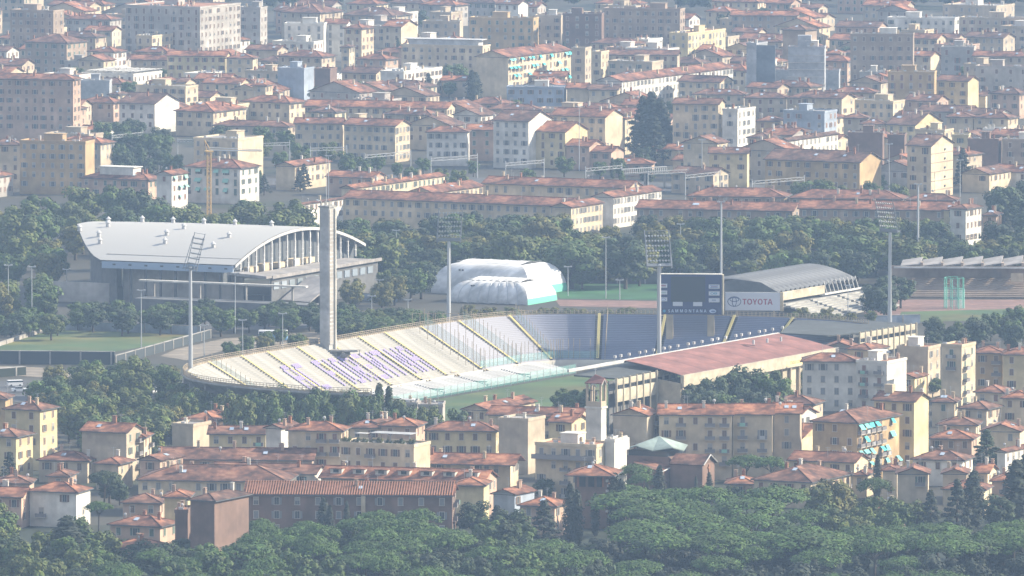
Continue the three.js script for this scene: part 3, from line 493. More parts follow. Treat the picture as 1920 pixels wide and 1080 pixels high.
B(800, 930, 937, 807, 10, 'h yellow', { rc: 1, win: 'brown', l: 'yellow house with a red hip roof right of the roof-garden block' }); B(935, 990, 1022, 789, 14, 'f beige', { plain: 1, bare: 1, l: 'blank beige wall block with a yellowish sunlit side' }); B(915, 1085, 1105, 781, 10, 'g cream', { rc: 1 }); B(1030, 1072, 1100, 791, 9, 'g yellow', { rc: 0 }); B(868, 915, 1012, 768, 9, 'v cream', { rc: 1, gap: .6, d: 28, l: 'cream house with a broad plain gable and a long red roof below the pitch' });
B(686, 780, 785, 758, 10, 'f grey', { n: 'building_site', c: 'building site', plain: 1, l: 'grey building shell draped with teal scaffold netting', bare: 1, more(t, b) { mesh('scaffold_net', [box(b.w * .28, 4.5, .2, -b.w * .38, b.h - .6, b.hd + .6), box(b.w * .4, 2.2, .2, b.w * .28, b.h - 2.4, b.hd + .6), box(.2, 5, 3.6, -b.hw - .5, b.h - .6, 0)], M.teal, t); mesh('rubble_chute', box(b.w * .3, .3, 4, b.w * .3, b.h + .8, 0), M.pale_roof, t); } }); B(784, 830, 834, 762, 10, 'f grey', { gap: .5 });
B(655, 714, 720, 801, 8, 'h cream', { rc: 1 }); B(715, 780, 796, 798, 9, 'h pink', { rc: 0 }); B(690, 705, 735, 792, 9, 'v white', { rc: 2 });
B(460, 848, 853, 928, 12, 'g brick', { n: 'brick_hall', c: 'building', rc: 0, d: 13, l: 'long brick hall with a striped clay tile roof above the pines', win: 'grey', cw: 4.5, ch: 2, more(t, b) { const g = []; const n = Math.floor(b.w / .62), L = Math.hypot(b.hd + .7, b.rise), an = Math.atan2(b.rise, b.hd); for (let k = 0; k < n; k++) { const q = new THREE.CylinderGeometry(.16, .16, L + .4, 5, 1, false); q.rotateX(Math.PI / 2); q.rotateX(an); q.translate(-b.hw - .3 + (k + .5) * (b.w + .6) / n, b.h + b.rise / 2 + .12, b.hd / 2 + .2); g.push(q); } stuff(mesh('tile_courses', g, M.terracotta, t)); const pil = mesh('pilaster', box(1, b.h, .8), M.wall_cream, t); pil.position.set(b.w * .07, b.h / 2, b.hd + .3); } });
B(850, 907, 917, 909, 11, 'h yellow', { rc: 0, plain: 1, l: 'plain yellow end block with a small tiled hip roof right of the long brick hall' });
B(600, 905, 925, 903, 9, 'g pink', { rc: 0, n: 'terrace', l: 'terracotta terrace roof with white cut-in dormers behind the long brick hall', d: 13, ch: 3, more(t, b) { for (let k = 0; k < 7; k++) { const q = mesh('dormer', box(3.0, 1.2, 2.6, 0, .4, 0), M.wall_white, t); mesh('dormer_roof', box(3.6, .15, 3.2, 0, 1.06, .1), M.roof_0, q); q.position.set(-b.hw + b.w * (.08 + k * .14), b.h + b.rise * .45, b.hd * .5); mesh('pane', box(1.4, .8, .1, 0, .45, 1.3), M.glass, q); } } });
B(300, 585, 592, 862, 8, 'g pink', { rc: 2, d: 13 }); B(395, 590, 609, 888, 9, 'g white', { rc: 2, blank: 1, win: 'teal', cw: 6, l: 'house with long brown roof and a small white sunlit gable behind the brick hall' }); B(258, 535, 545, 902, 9, 'h cream', { rc: 2, d: 17, win: 'grey' }); B(262, 300, 340, 862, 9, 'v pink', { rc: 2 });
B(356, 402, 463, 938, 18, 'h brick', { rc: 3, plain: 1, l: 'tall plain brick block with a paler sunlit side above the pines' }); B(308, 352, 358, 931, 13, 'h yellow', { rc: 0, plain: 1 }); B(328, 352, 358, 960, 13, 'f brick', { plain: 1, l: 'square brick stair tower with a bright sunlit edge' , bare: 1 }); B(205, 300, 331, 986, 8, 'h pink', { rc: 1 }); B(200, 292, 322, 1030, 6, 'h pink', { rc: 0 }); B(230, 300, 312, 942, 9, 'h pink', { rc: 2 });
B(54, 143, 166, 922, 9, 'h white', { rc: 0, gap: .5, cw: 5, l: 'white house with a wide red hip roof above the left trees' }); B(72, 164, 180, 863, 6, 'h beige', { rc: 1 }); B(180, 222, 246, 869, 7, 'h beige', { rc: 1 }); B(-15, 40, 58, 931, 8, 'g pink', { rc: 1 }); B(-15, 55, 60, 905, 6, 'h pink', { rc: 2 }); B(90, 128, 140, 892, 6, 'h pink', { rc: 2 });
B(1078, 1138, 1150, 886, 14, 'h brick', { n: 'lookout_house', c: 'house', rc: 0, ov: 2.2, plain: 1, ch: 0, l: 'brick lookout house with an open loggia under a wide hip roof', more(t, b) { for (let k = 0; k < 3; k++) { const q = mesh('loggia_opening', box(1.5, 2.8, .1), M.glass, t); q.position.set(-b.w * .26 + k * b.w * .27, b.h - 2.2, b.hd + .04); } for (let k = 0; k < 2; k++) mesh('loggia_shutter', box(.5, 2.8, .14, -b.w * .4 + k * b.w * .78, b.h - 2.2, b.hd + .08), M.terracotta, t); for (let k = 0; k < 9; k++) mesh('quoin', box(.6, .6, .5 + (k % 2) * .5, b.hw + .02, b.h - .8 - k * 1.25, b.hd - .3), M.white_paint, t); } });
B(1004, 1118, 1150, 838, 14, 'f cream', { bal: .9, win: 'grey', roofM: M.terracotta, l: 'cream terraced apartment house with a long balcony left of the copper-roofed church', more(t, b) { mesh('long_balcony', [box(b.w + .5, .25, 2, 0, b.h - 3.4, b.hd + 1), box(b.w + .5, 1, .1, 0, b.h - 2.8, b.hd + 1.95)], M.railing, t); } }); B(1135, 1152, 1176, 828, 15, 'f white', { plain: 1, bare: 1, l: 'stepped white wall block beside the cream terraced apartment house', more(t, b) { mesh('step', box(b.w * .8, 3, b.d * .35, 0, b.h - 1.6, -b.d * .62), M.white_paint, t); } });
B(975, 1040, 1064, 948, 8, 'h pink', { rc: 0 }); B(925, 965, 1002, 926, 7, 'v blue', { rc: 1, l: 'pale blue-white house below the long brick hall end', gap: .5 });
// ---------- ground ----------
{
  const g = new THREE.PlaneGeometry(9000, 12000); g.rotateX(-Math.PI / 2);
  const uv = g.attributes.uv, p = g.attributes.position; for (let i = 0; i < uv.count; i++) uv.setXY(i, p.getX(i), p.getZ(i));
  g.translate(0, 0, -5000); structure('ground', g, M.earth);
}
let layer = 0;
function patch(name, pts, m, lift) { layer++; const q = pts.map(([x, y]) => P(x, y).setY(lift ?? .02 + layer * .006)); const s = new THREE.Shape(q.map((v) => new THREE.Vector2(v.x, -v.z))); const g = new THREE.ShapeGeometry(s); g.rotateX(-Math.PI / 2); g.translate(0, q[0].y, 0); return structure(name, g, m); }
patch('sports_pitch', [[-40, 655], [95, 616], [380, 627], [290, 645], [215, 660]], M.dry_grass);
patch('sports_pitch', [[-40, 657], [-40, 648], [240, 645], [285, 647], [215, 660]], M.grass);
patch('sports_pitch', [[1020, 527], [1240, 530], [1240, 563], [1050, 560]], M.turf);
patch('running_track', [[1040, 562], [1240, 565], [1240, 578], [1050, 574]], M.track);
patch('running_track', [[1600, 575], [1680, 562], [1960, 562], [1960, 590], [1640, 598]], M.track);
patch('lawn', [[1690, 585], [1960, 578], [1960, 600], [1680, 604]], M.grass);
patch('road', [[-40, 685], [90, 690], [160, 700], [140, 712], [-40, 700]], M.sand);
patch('sand_yard', [[300, 668], [330, 655], [420, 635], [600, 622], [600, 640], [430, 655], [350, 676]], M.sand);
patch('road', [[-40, 716], [110, 712], [340, 706], [420, 745], [60, 760], [-40, 740]], M.asphalt);
patch('road', [[0, 606], [600, 598], [600, 615], [380, 622], [0, 612]], M.asphalt);
patch('lawn', [[145, 236], [208, 236], [200, 208], [150, 208]], M.grass);
patch('railway_bed', [[300, 350], [640, 325], [1300, 345], [1700, 352], [1700, 372], [1300, 362], [640, 342], [330, 366]], M.asphalt);
patch('park_ground', [[-60, 985], [180, 985], [420, 985], [700, 985], [980, 965], [1200, 925], [1560, 960], [2000, 975], [2000, 1200], [-60, 1200]], M.hedge);  // dark undergrowth green, with the shade under the trees put into it
patch('railway_bed', [[-20, 238], [130, 232], [180, 250], [-20, 258]], M.sand);

// ---------- the stadium ----------
const TH = 28 * Math.PI / 180, SU = U0(TH), SW = W0(TH), SO = P(775, 712, 2.7).setY(0);
const S = (u, v, h = 0) => SO.clone().addScaledVector(SU, u).addScaledVector(SW, v).setY(h);
const stadium = thing('stadium', 'large open stadium bowl with pale seats, yellow stairways and a red-roofed grandstand', 'stadium', SO, -TH);
const L = (u, v, h = 0) => V3(u, h, -v);     // the same frame inside the stadium's group
const rimPts = [[68, -147], [59, -148], [50, -148], [34, -145.5], [18, -140], [4, -131], [-6, -118], [-13, -101], [-16, -84], [-16.5, -66], [-16.3, -48], [-16.2, -30], [-16.4, -12], [-16.8, 8], [-17, 30], [-16.6, 50], [-14.5, 70], [-7, 87], [9, 97], [27, 104.5], [47, 110.5], [65, 112.5], [80, 110], [92, 104]];
const rim = new THREE.CatmullRomCurve3(rimPts.map(([u, v]) => V3(u, 0, v)), false, 'centripetal').getSpacedPoints(330);
const inner = rim.map((q, i) => { const a = rim[Math.max(0, i - 5)], b = rim[Math.min(330, i + 5)], t = b.clone().sub(a).normalize(); return V3(q.x + t.z * 20, 0, q.z - t.x * 20); });
{ // keep the inner line from folding in the tight corners
  for (let pass = 0; pass < 14; pass++) for (let i = 1; i < 330; i++) inner[i].set((inner[i - 1].x + inner[i].x * 2 + inner[i + 1].x) / 4, 0, (inner[i - 1].z + inner[i].z * 2 + inner[i + 1].z) / 4);
}
const RIM = 14, LOW = 2.7, ROWS = 25;
const at = (i, f, h) => L(rim[i].x + (inner[i].x - rim[i].x) * (1 - f), rim[i].z + (inner[i].z - rim[i].z) * (1 - f), h);
const rowH = (k) => LOW + (RIM - LOW) * k / ROWS;
const near = (u, v) => { let b = 0, d = 1e9; rim.forEach((q, i) => { const e = Math.hypot(q.x - u, q.z - v); if (e < d) { d = e; b = i; } }); return b; };
const cuts = [0, near(58, -148), near(46, -147.4), near(34, -145.5), near(12, -136), near(-5, -119), near(-15.5, -90), near(-16.4, -70), near(-16.3, -55), near(-16.2, -38), near(-16.3, -20), near(-16.7, -2), near(-16.8, 14), near(-17, 36), near(-16.3, 57), near(-12, 80), near(9, 96.5), near(27, 104.5), near(47, 110.5), near(65, 112.5), 330];
for (let b = 0; b + 1 < cuts.length; b++) {
  const i0 = cuts[b], i1 = cuts[b + 1], idx = []; for (let i = i0; i <= i1; i++) idx.push(i);
  const steps = [], seats = [];
  for (let k = 0; k < ROWS; k++) {
    steps.push(grid([idx.map((i) => at(i, k / ROWS, rowH(k))), idx.map((i) => at(i, (k + 1) / ROWS, rowH(k)))]));
    steps.push(grid([idx.map((i) => at(i, (k + 1) / ROWS, rowH(k))), idx.map((i) => at(i, (k + 1) / ROWS, rowH(k + 1)))]));
    if (i1 - i0 < 4) continue;
    const j = idx.slice(1, -1), f0 = (k + .22) / ROWS, f1 = (k + .78) / ROWS, y = rowH(k) + .42;
    seats.push(grid([j.map((i) => at(i, f0, y - .42)), j.map((i) => at(i, f0, y)), j.map((i) => at(i, f1, y)), j.map((i) => at(i, (k + .9) / ROWS, y + .38))]));
  }
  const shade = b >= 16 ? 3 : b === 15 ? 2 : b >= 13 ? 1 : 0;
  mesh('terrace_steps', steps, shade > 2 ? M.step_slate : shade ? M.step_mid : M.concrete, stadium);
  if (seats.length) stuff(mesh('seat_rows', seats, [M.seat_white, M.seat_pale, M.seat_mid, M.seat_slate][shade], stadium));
  if (b) { // a yellow stairway at this cut
    const tx = at(Math.min(330, i0 + 1), 1, 0).sub(at(Math.max(0, i0 - 1), 1, 0)).normalize().multiplyScalar(.42), st = [], lo = at(i0, 0, LOW + .62), hi = at(i0, 1, RIM + .62);
    st.push(slab([lo.clone().sub(tx), lo.clone().add(tx), hi.clone().add(tx), hi.clone().sub(tx)], .06));
    for (let k = 0; k < ROWS * 2; k++) st.push(box(.8, .05, .12).translate(0, .04, 0).rotateY(Math.atan2(tx.x, tx.z) + Math.PI / 2).translate(...lo.clone().lerp(hi, (k + .5) / ROWS / 2).toArray()));
    mesh('stairway', st, M.yellow, stadium);
  }
}
// parapet, outer wall and its buttresses
{
  const all = rim.map((_, i) => i), out = (i, h, d) => { const n = rim[i].clone().sub(inner[i]).normalize(); return L(rim[i].x + n.x * d, rim[i].z + n.z * d, h); };
  mesh('walkway', grid([all.map((i) => out(i, RIM, 0)), all.map((i) => out(i, RIM, 1.4)), all.map((i) => out(i, RIM - .7, 1.4)), all.map((i) => out(i, RIM - 4.6, -6))]), M.concrete, stadium);
  const posts = []; for (let i = 0; i <= 330; i += 1) posts.push(bar(out(i, RIM, 1.3), out(i, RIM + 1.45, 1.3), .09, 4));
  const rails = []; for (const h of [.5, .95, 1.45]) rails.push(grid([all.map((i) => out(i, RIM + h, 1.3)), all.map((i) => out(i, RIM + h + .13, 1.3))]));
  stuff(mesh('parapet_railing', [...posts, ...rails, grid([all.map((i) => out(i, RIM, 1.32)), all.map((i) => out(i, RIM + .38, 1.32))])], M.wall_beige, stadium));
  mesh('front_wall', grid([all.map((i) => at(i, 0, 0)), all.map((i) => at(i, 0, LOW + .1))]), M.wall_white, stadium);
  mesh('end_wall', slab([at(0, 0, 0), at(0, 1, 0), at(0, 1, RIM), at(0, 0, LOW)], .4), M.concrete, stadium);
  mesh('back_wall', grid([all.map((i) => out(i, 0, -7)), all.map((i) => out(i, 8.4, -7))]), M.dark_concrete, stadium);
  for (let i = 4; i < 330; i += 9) { const a = out(i, 0, 1), c = mesh('buttress', [slab([out(i, 0, 1.0), out(i, RIM - .7, 1.2), out(i, RIM - 4.5, -6), out(i, 0, -3)], .55)], M.concrete, stadium); }
}
// the club's letters in purple seats on the long side
{
  const font = { A: ['01110', '10001', '10001', '11111', '10001', '10001', '10001'], C: ['01111', '10000', '10000', '10000', '10000', '10000', '01111'], F: ['11111', '10000', '10000', '11110', '10000', '10000', '10000'], I: ['1', '1', '1', '1', '1', '1', '1'], O: ['01110', '10001', '10001', '10001', '10001', '10001', '01110'], R: ['11110', '10001', '10001', '11110', '10100', '10010', '10001'], E: ['11111', '10000', '10000', '11110', '10000', '10000', '11111'], N: ['10001', '11001', '10101', '10101', '10011', '10001', '10001'], T: ['11111', '00100', '00100', '00100', '00100', '00100', '00100'] };
  let v = -60; const cell = .98;
  for (const ch of 'AC FIORENTINA') {
    if (ch === ' ') { v += 5.4; continue; }
    const f = font[ch], g = [];
    f.forEach((row, r) => [...row].forEach((on, c) => {
      if (on !== '1') return;
      for (let q = 0; q < 2; q++) { const k = 16 - r * 2 - q; const i = near(-16.4, v + c * cell); const p0 = at(i, (k + .2) / ROWS, 0), p1 = at(i, (k + .82) / ROWS, 0); const y = rowH(k) + .5, z = -(v + c * cell);
        g.push(slab([V3(p0.x, y, z + .42), V3(p0.x, y, z - .42), V3(p1.x, y + .6, z - .46), V3(p1.x, y + .6, z + .46)], .04)); }
    }));
    stuff(mesh('purple_seat_letter', g, M.seat_purple, stadium)); v += (f[0].length + 1.5) * cell;
  }
}
// lower stand by the pitch, its glass fence and the stair heads
{
  for (let b = 0; b < 5; b++) { const v0 = -66 + b * 26, v1 = v0 + 25.2, g = []; for (let k = 0; k < 12; k++) { const u = 7.5 + k * .85, y = 2.6 - k * .17; g.push(box(.85, .3, v1 - v0, u + .4, y, -(v0 + v1) / 2), box(.5, .36, v1 - v0 - .6, u + .55, y + .3, -(v0 + v1) / 2)); } stuff(mesh('lower_seat_rows', g, M.fabric_grey, stadium)); if (b) mesh('stairway', box(10, .3, .7, 12.5, 1.9, -v0 + .4).rotateZ(0), M.dark_concrete, stadium); }
  mesh('pitch_fence', grid([[L(18.6, -68, .2), L(18.6, 64, .2)], [L(18.6, -68, 2.8), L(18.6, 64, 2.8)]]), M.netting, stadium);
  stuff(mesh('fence_posts', Array.from({ length: 34 }, (_, k) => bar(L(18.7, -68 + k * 4, 0), L(18.7, -68 + k * 4, 3), .07, 4)), M.fabric_white, stadium));
  for (let k = 0; k < 7; k++) { const v = -50 + k * 17.5; mesh('stair_head', [bar(L(1.5, v, 3.4), L(7, v + 2.4, .6), .28, 4), bar(L(1.5, v, 3.4), L(7, v - 2.4, .6), .28, 4), slab([L(.5, v - 2.6, 3.0), L(.5, v + 2.6, 3.0), L(2.6, v + 2, 3.4), L(2.6, v - 2, 3.4)], .25)], M.wall_cream, stadium); mesh('bench_canopy', [slab([L(2.5, v + 5, 1.9), L(2.5, v + 13.5, 1.9), L(5.4, v + 13.5, 2.3), L(5.4, v + 5, 2.3)], .2), slab([L(5.4, v + 5, 2.3), L(5.4, v + 13.5, 2.3), L(6.2, v + 13.5, 1.2), L(6.2, v + 5, 1.2)], .12)], M.fabric_white, stadium); }
}
// netting round the visitors' section
{
  const fence = (pts, n, top, bottom) => { const g = [], panes = []; for (const [i0, f0, i1, f1] of pts) { for (let k = 0; k <= n; k++) { const t = k / n, i = Math.round(i0 + (i1 - i0) * t), f = f0 + (f1 - f0) * t, y = LOW + (RIM - LOW) * f; g.push(bar(at(i, f, y), at(i, f, y + top), .085, 4)); } panes.push(grid([Array.from({ length: n + 1 }, (_, k) => { const t = k / n, i = Math.round(i0 + (i1 - i0) * t), f = f0 + (f1 - f0) * t; return at(i, f, LOW + (RIM - LOW) * f + .3); }), Array.from({ length: n + 1 }, (_, k) => { const t = k / n, i = Math.round(i0 + (i1 - i0) * t), f = f0 + (f1 - f0) * t; return at(i, f, LOW + (RIM - LOW) * f + bottom); })])); } return [g, panes]; };
  for (const [c, q] of [[13, 5.5], [14, 5], [15, 4], [16, 3], [6, 2.6]]) { const i = cuts[c] + 2, [g, p] = fence([[i, 0, i, 1]], 14, q, q * .62); mesh('netting_fence', g, M.wall_beige, stadium); mesh('netting', p, M.netting, stadium); }
  const [g2, p2] = fence([[cuts[13], .02, cuts[16], .02]], 26, 6, 2.4); mesh('netting_fence', g2, M.wall_beige, stadium); mesh('netting', p2, M.netting, stadium);
  const tall = []; for (let k = 0; k < 9; k++) { const p = at(cuts[13] - 4, k / 8, 0), y = LOW + (RIM - LOW) * k / 8; tall.push(bar(p.clone().setY(y), p.clone().setY(RIM + 5.5 - k * .1), .09, 4)); } tall.push(bar(at(cuts[13] - 4, 0, RIM + 5.4), at(cuts[13] - 4, 1, RIM + 4.6), .06, 4)); mesh('tall_net_posts', tall, M.wall_beige, stadium);
}
// grandstand: red roof sheets, white front edge with lamps, cream rear wall, dark side stands
{
  const v0 = -62, v1 = 33, n = 6, roofY = (t) => 17.5 - 3.3 * t + .25 * Math.sin(Math.PI * t);
  for (let k = 0; k < n; k++) { const a = v0 + (v1 - v0) * k / n + .12, b = v0 + (v1 - v0) * (k + 1) / n - .12, rows = []; for (let j = 0; j <= 8; j++) { const t = j / 8; rows.push([L(99.5 + 17.5 * t, a, roofY(t)), L(99.5 + 17.5 * t, b, roofY(t))]); } mesh('roof_sheet', grid(rows), M.red_roof, stadium); }
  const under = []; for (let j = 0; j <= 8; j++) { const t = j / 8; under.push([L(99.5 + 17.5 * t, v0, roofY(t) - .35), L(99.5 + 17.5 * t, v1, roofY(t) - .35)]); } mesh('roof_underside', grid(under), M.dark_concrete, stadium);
  mesh('roof_edge', box(.6, .8, 128, 99.2, 17.3, -(v0 + v1) / 2 + 16), M.white_paint, stadium);
  for (let k = 0; k < 22; k++) { const z = -(v0 - 6 + k * 4.9 + (k % 3 ? 0 : 1.4)); mesh('edge_lamp', [bar(V3(99, 17.5, z), V3(99, 18.7, z), .06, 4), box(.7, .7, .5, 99, 18.9, z)], M.white_paint, stadium); }
  mesh('rear_wall', [box(1, 3.2, v1 - v0, 117.3, 12.6, -(v0 + v1) / 2), box(.6, 11, v1 - v0, 116.2, 5.5, -(v0 + v1) / 2)], M.cream_concrete, stadium);
  for (let k = 0; k <= 17; k++) mesh('rear_column', box(.7, 11.2, .5, 117.0, 5.6, -(v0 + .5 + (v1 - v0 - 1) * k / 17)), M.wall_beige, stadium);
  for (let k = 0; k < 3; k++) mesh('roof_vent', [box(.5, 1.2, .5, 107 + k * 1.3, 17.8, -(2 + k * 6)), box(5, .2, .3, 105, 16.9, -2)], M.metal, stadium);
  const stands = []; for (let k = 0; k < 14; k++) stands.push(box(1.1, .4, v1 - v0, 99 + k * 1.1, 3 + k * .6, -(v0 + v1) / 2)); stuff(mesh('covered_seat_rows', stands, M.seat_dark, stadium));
  mesh('end_wall', slab([L(101, v1, 14), L(117, v1, 12), L(117, v1, 0), L(101, v1, 0)], .3), M.cream_concrete, stadium);
  mesh('end_wall', slab([L(101, v0, 14), L(117, v0, 12), L(117, v0, 0), L(101, v0, 0)], .3), M.cream_concrete, stadium);
  const name = 'STADIO COMUNALE ARTEMIO FRANCHI', cv = document.createElement('canvas'); cv.width = 1024; cv.height = 64; const x = cv.getContext('2d'); x.fillStyle = '#ddc590'; x.fillRect(0, 0, 1024, 64); x.fillStyle = '#5a4636'; x.font = 'bold 46px sans-serif'; x.textAlign = 'center'; x.fillText(name, 512, 49, 1000);
  const tx = new THREE.CanvasTexture(cv); tx.colorSpace = THREE.SRGBColorSpace; const pl = new THREE.PlaneGeometry(26, 1.7); pl.rotateY(Math.PI / 2); const sg = mesh('name_lettering', pl, new THREE.MeshStandardMaterial({ map: tx, roughness: .9 }), stadium); sg.position.set(117.84, 12.3, -14);
}
// open side stands at both ends of the grandstand, level slabs whose dark grey stands in for shaded seats, with cream rear parapets
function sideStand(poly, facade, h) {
  mesh('side_stand', slab(poly, .4), M.stand_shade, stadium);
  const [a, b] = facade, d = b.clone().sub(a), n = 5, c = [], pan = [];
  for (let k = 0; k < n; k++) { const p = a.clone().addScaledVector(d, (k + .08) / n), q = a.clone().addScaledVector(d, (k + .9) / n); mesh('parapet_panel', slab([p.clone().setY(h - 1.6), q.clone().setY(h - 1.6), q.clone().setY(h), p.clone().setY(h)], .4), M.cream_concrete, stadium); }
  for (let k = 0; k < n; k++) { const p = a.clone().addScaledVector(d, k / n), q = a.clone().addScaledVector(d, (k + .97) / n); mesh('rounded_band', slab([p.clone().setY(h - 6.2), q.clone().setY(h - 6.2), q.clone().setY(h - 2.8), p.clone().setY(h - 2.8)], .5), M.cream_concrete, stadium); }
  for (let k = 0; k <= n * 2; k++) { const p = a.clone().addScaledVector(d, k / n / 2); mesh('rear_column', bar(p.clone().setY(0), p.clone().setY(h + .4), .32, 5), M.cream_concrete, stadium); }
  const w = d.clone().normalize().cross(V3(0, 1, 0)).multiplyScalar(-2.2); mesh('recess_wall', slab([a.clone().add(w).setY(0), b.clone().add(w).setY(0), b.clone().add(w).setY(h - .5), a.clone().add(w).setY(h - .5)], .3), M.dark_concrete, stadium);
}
const toL = (p) => stadium.worldToLocal(p.clone());
stadium.updateMatrixWorld(true);
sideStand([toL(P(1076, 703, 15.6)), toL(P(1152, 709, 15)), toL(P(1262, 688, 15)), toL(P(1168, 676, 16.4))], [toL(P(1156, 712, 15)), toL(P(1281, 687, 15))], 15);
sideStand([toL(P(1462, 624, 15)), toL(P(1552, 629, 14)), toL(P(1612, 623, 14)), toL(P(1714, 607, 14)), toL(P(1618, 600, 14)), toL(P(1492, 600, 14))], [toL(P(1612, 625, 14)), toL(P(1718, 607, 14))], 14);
{ // pitch and the grass round it
  const q = [L(22, -90), L(98, -90), L(98, 78), L(22, 78)].map((p) => stadium.localToWorld(p.clone())), s = new THREE.Shape(q.map((v) => new THREE.Vector2(v.x, -v.z))), g = new THREE.ShapeGeometry(s); g.rotateX(-Math.PI / 2); g.translate(0, .35, 0); structure('sports_pitch', g, M.grass);
}
// the slim tower on the rim
{
  const t = thing('stadium_tower', 'slim pale concrete tower standing on the stadium rim', 'tower', S(-14.5, -24.3, 0), -TH), Ht = 53;
  mesh('shaft', box(3.0, Ht, 3.0, 0, Ht / 2, 0), M.tower_white, t);
  mesh('glass_front', box(.3, Ht - 15, 2.1, 1.5, Ht / 2 + 7, .2), M.wall_grey, t);
  for (let k = 0; k < 34; k++) mesh('floor_rib', box(.32, .4, 2.2, 1.52, 14.4 + k * 1.12, .2), M.tower_white, t);
  mesh('edge_fin', box(.7, Ht - 12, .45, 1.8, Ht / 2 + 5.6, -1.4), M.wall_white, t);
  mesh('cap', [box(3.6, .5, 3.8, 0, Ht + .2, 0), ...[-1, 0, 1].map((k) => box(.3, 1.6, .3, k * 1.3, Ht + 1, 1))], M.concrete, t);
  mesh('flagpole', bar(V3(-.2, Ht, 0), V3(-.2, Ht + 16, 0), .12, 6, .05), M.metal, t);
  mesh('prow_platform', [slab([[1, 12.6, 2.4], [10, 12.9, .4], [10, 12.9, -2], [1, 12.6, -2.4]], .5), slab([[2, 8.6, 1.6], [6, 12.4, 1.2], [6, 12.4, -1.8], [2, 8.6, -1.6]], 1.2), box(2.8, 5.5, 3.2, 2.6, 10, 0), bar(V3(10.5, 13, 0), V3(10.5, 11.3, 0), .12, 4)], M.concrete, t);
}
// floodlight masts looking at the middle of the pitch
function floodlight(base, ht, label, target = S(50, -20)) {
  const dx = target.x - base.x, dz = target.z - base.z, t = thing('floodlight_mast', label, 'floodlight', [base.x, 0, base.z], Math.atan2(dx, dz), 'tall floodlight masts round the stadium');
  mesh('pole', [bar(V3(0, 0, 0), V3(0, ht - 8, 0), .72, 9, .42), bar(V3(.55, 0, 0), V3(.55, ht - 9, 0), .1, 4)], M.metal, t);
  const rk = new THREE.Group(); rk.name = 'lamp_rack'; t.add(rk); rk.position.set(0, ht - 8.6, .3); rk.rotation.x = .26;
  const frame = []; for (const x of [-3.5, 3.5]) frame.push(bar(V3(x, -.6, 0), V3(x, 10.2, 0), .12, 4), bar(V3(x, -.6, -.9), V3(x, 9, -.2), .1, 4)); for (let k = 0; k < 7; k++) frame.push(bar(V3(-3.5, 1.6 + k * 1.4, 0), V3(3.5, 1.6 + k * 1.4, 0), .06, 4)); frame.push(box(7, .2, 1.4, 0, 0, -.4), box(7, 1.0, .08, 0, .4, .3));
  mesh('rack_frame', frame, M.rack, rk);
  for (let r = 0; r < 6; r++) for (let c = 0; c < 8; c++) mesh('lamp', lampShape, M.lamp, rk).position.set(-3.05 + c * .87, 1.65 + r * 1.4, .2);
  return t;
}

const lampShape = join([new THREE.CylinderGeometry(.27, .16, .3, 8).rotateX(Math.PI / 2), bar(V3(0, -.4, -.1), V3(0, .3, -.1), .05, 4)]);
mat('lamp', [.42, .43, .44], null, { metalness: .3, roughness: .35 });
floodlight(S(-21, 60), 46, 'floodlight mast seen from the front, behind the far rim left of the air dome');
floodlight(S(-12.5, -105), 50, 'leaning ladder-like floodlight mast at the left tip of the bowl');
floodlight(P(1236, 776), 49.5, 'thick floodlight mast between the scoreboard and the grandstand, its rack seen from behind', P(1236, 776).add(V3(-28, 0, -100)));
floodlight(P(1668, 694), 49, 'floodlight mast with an edge-on slanted rack above the right end of the grandstand');
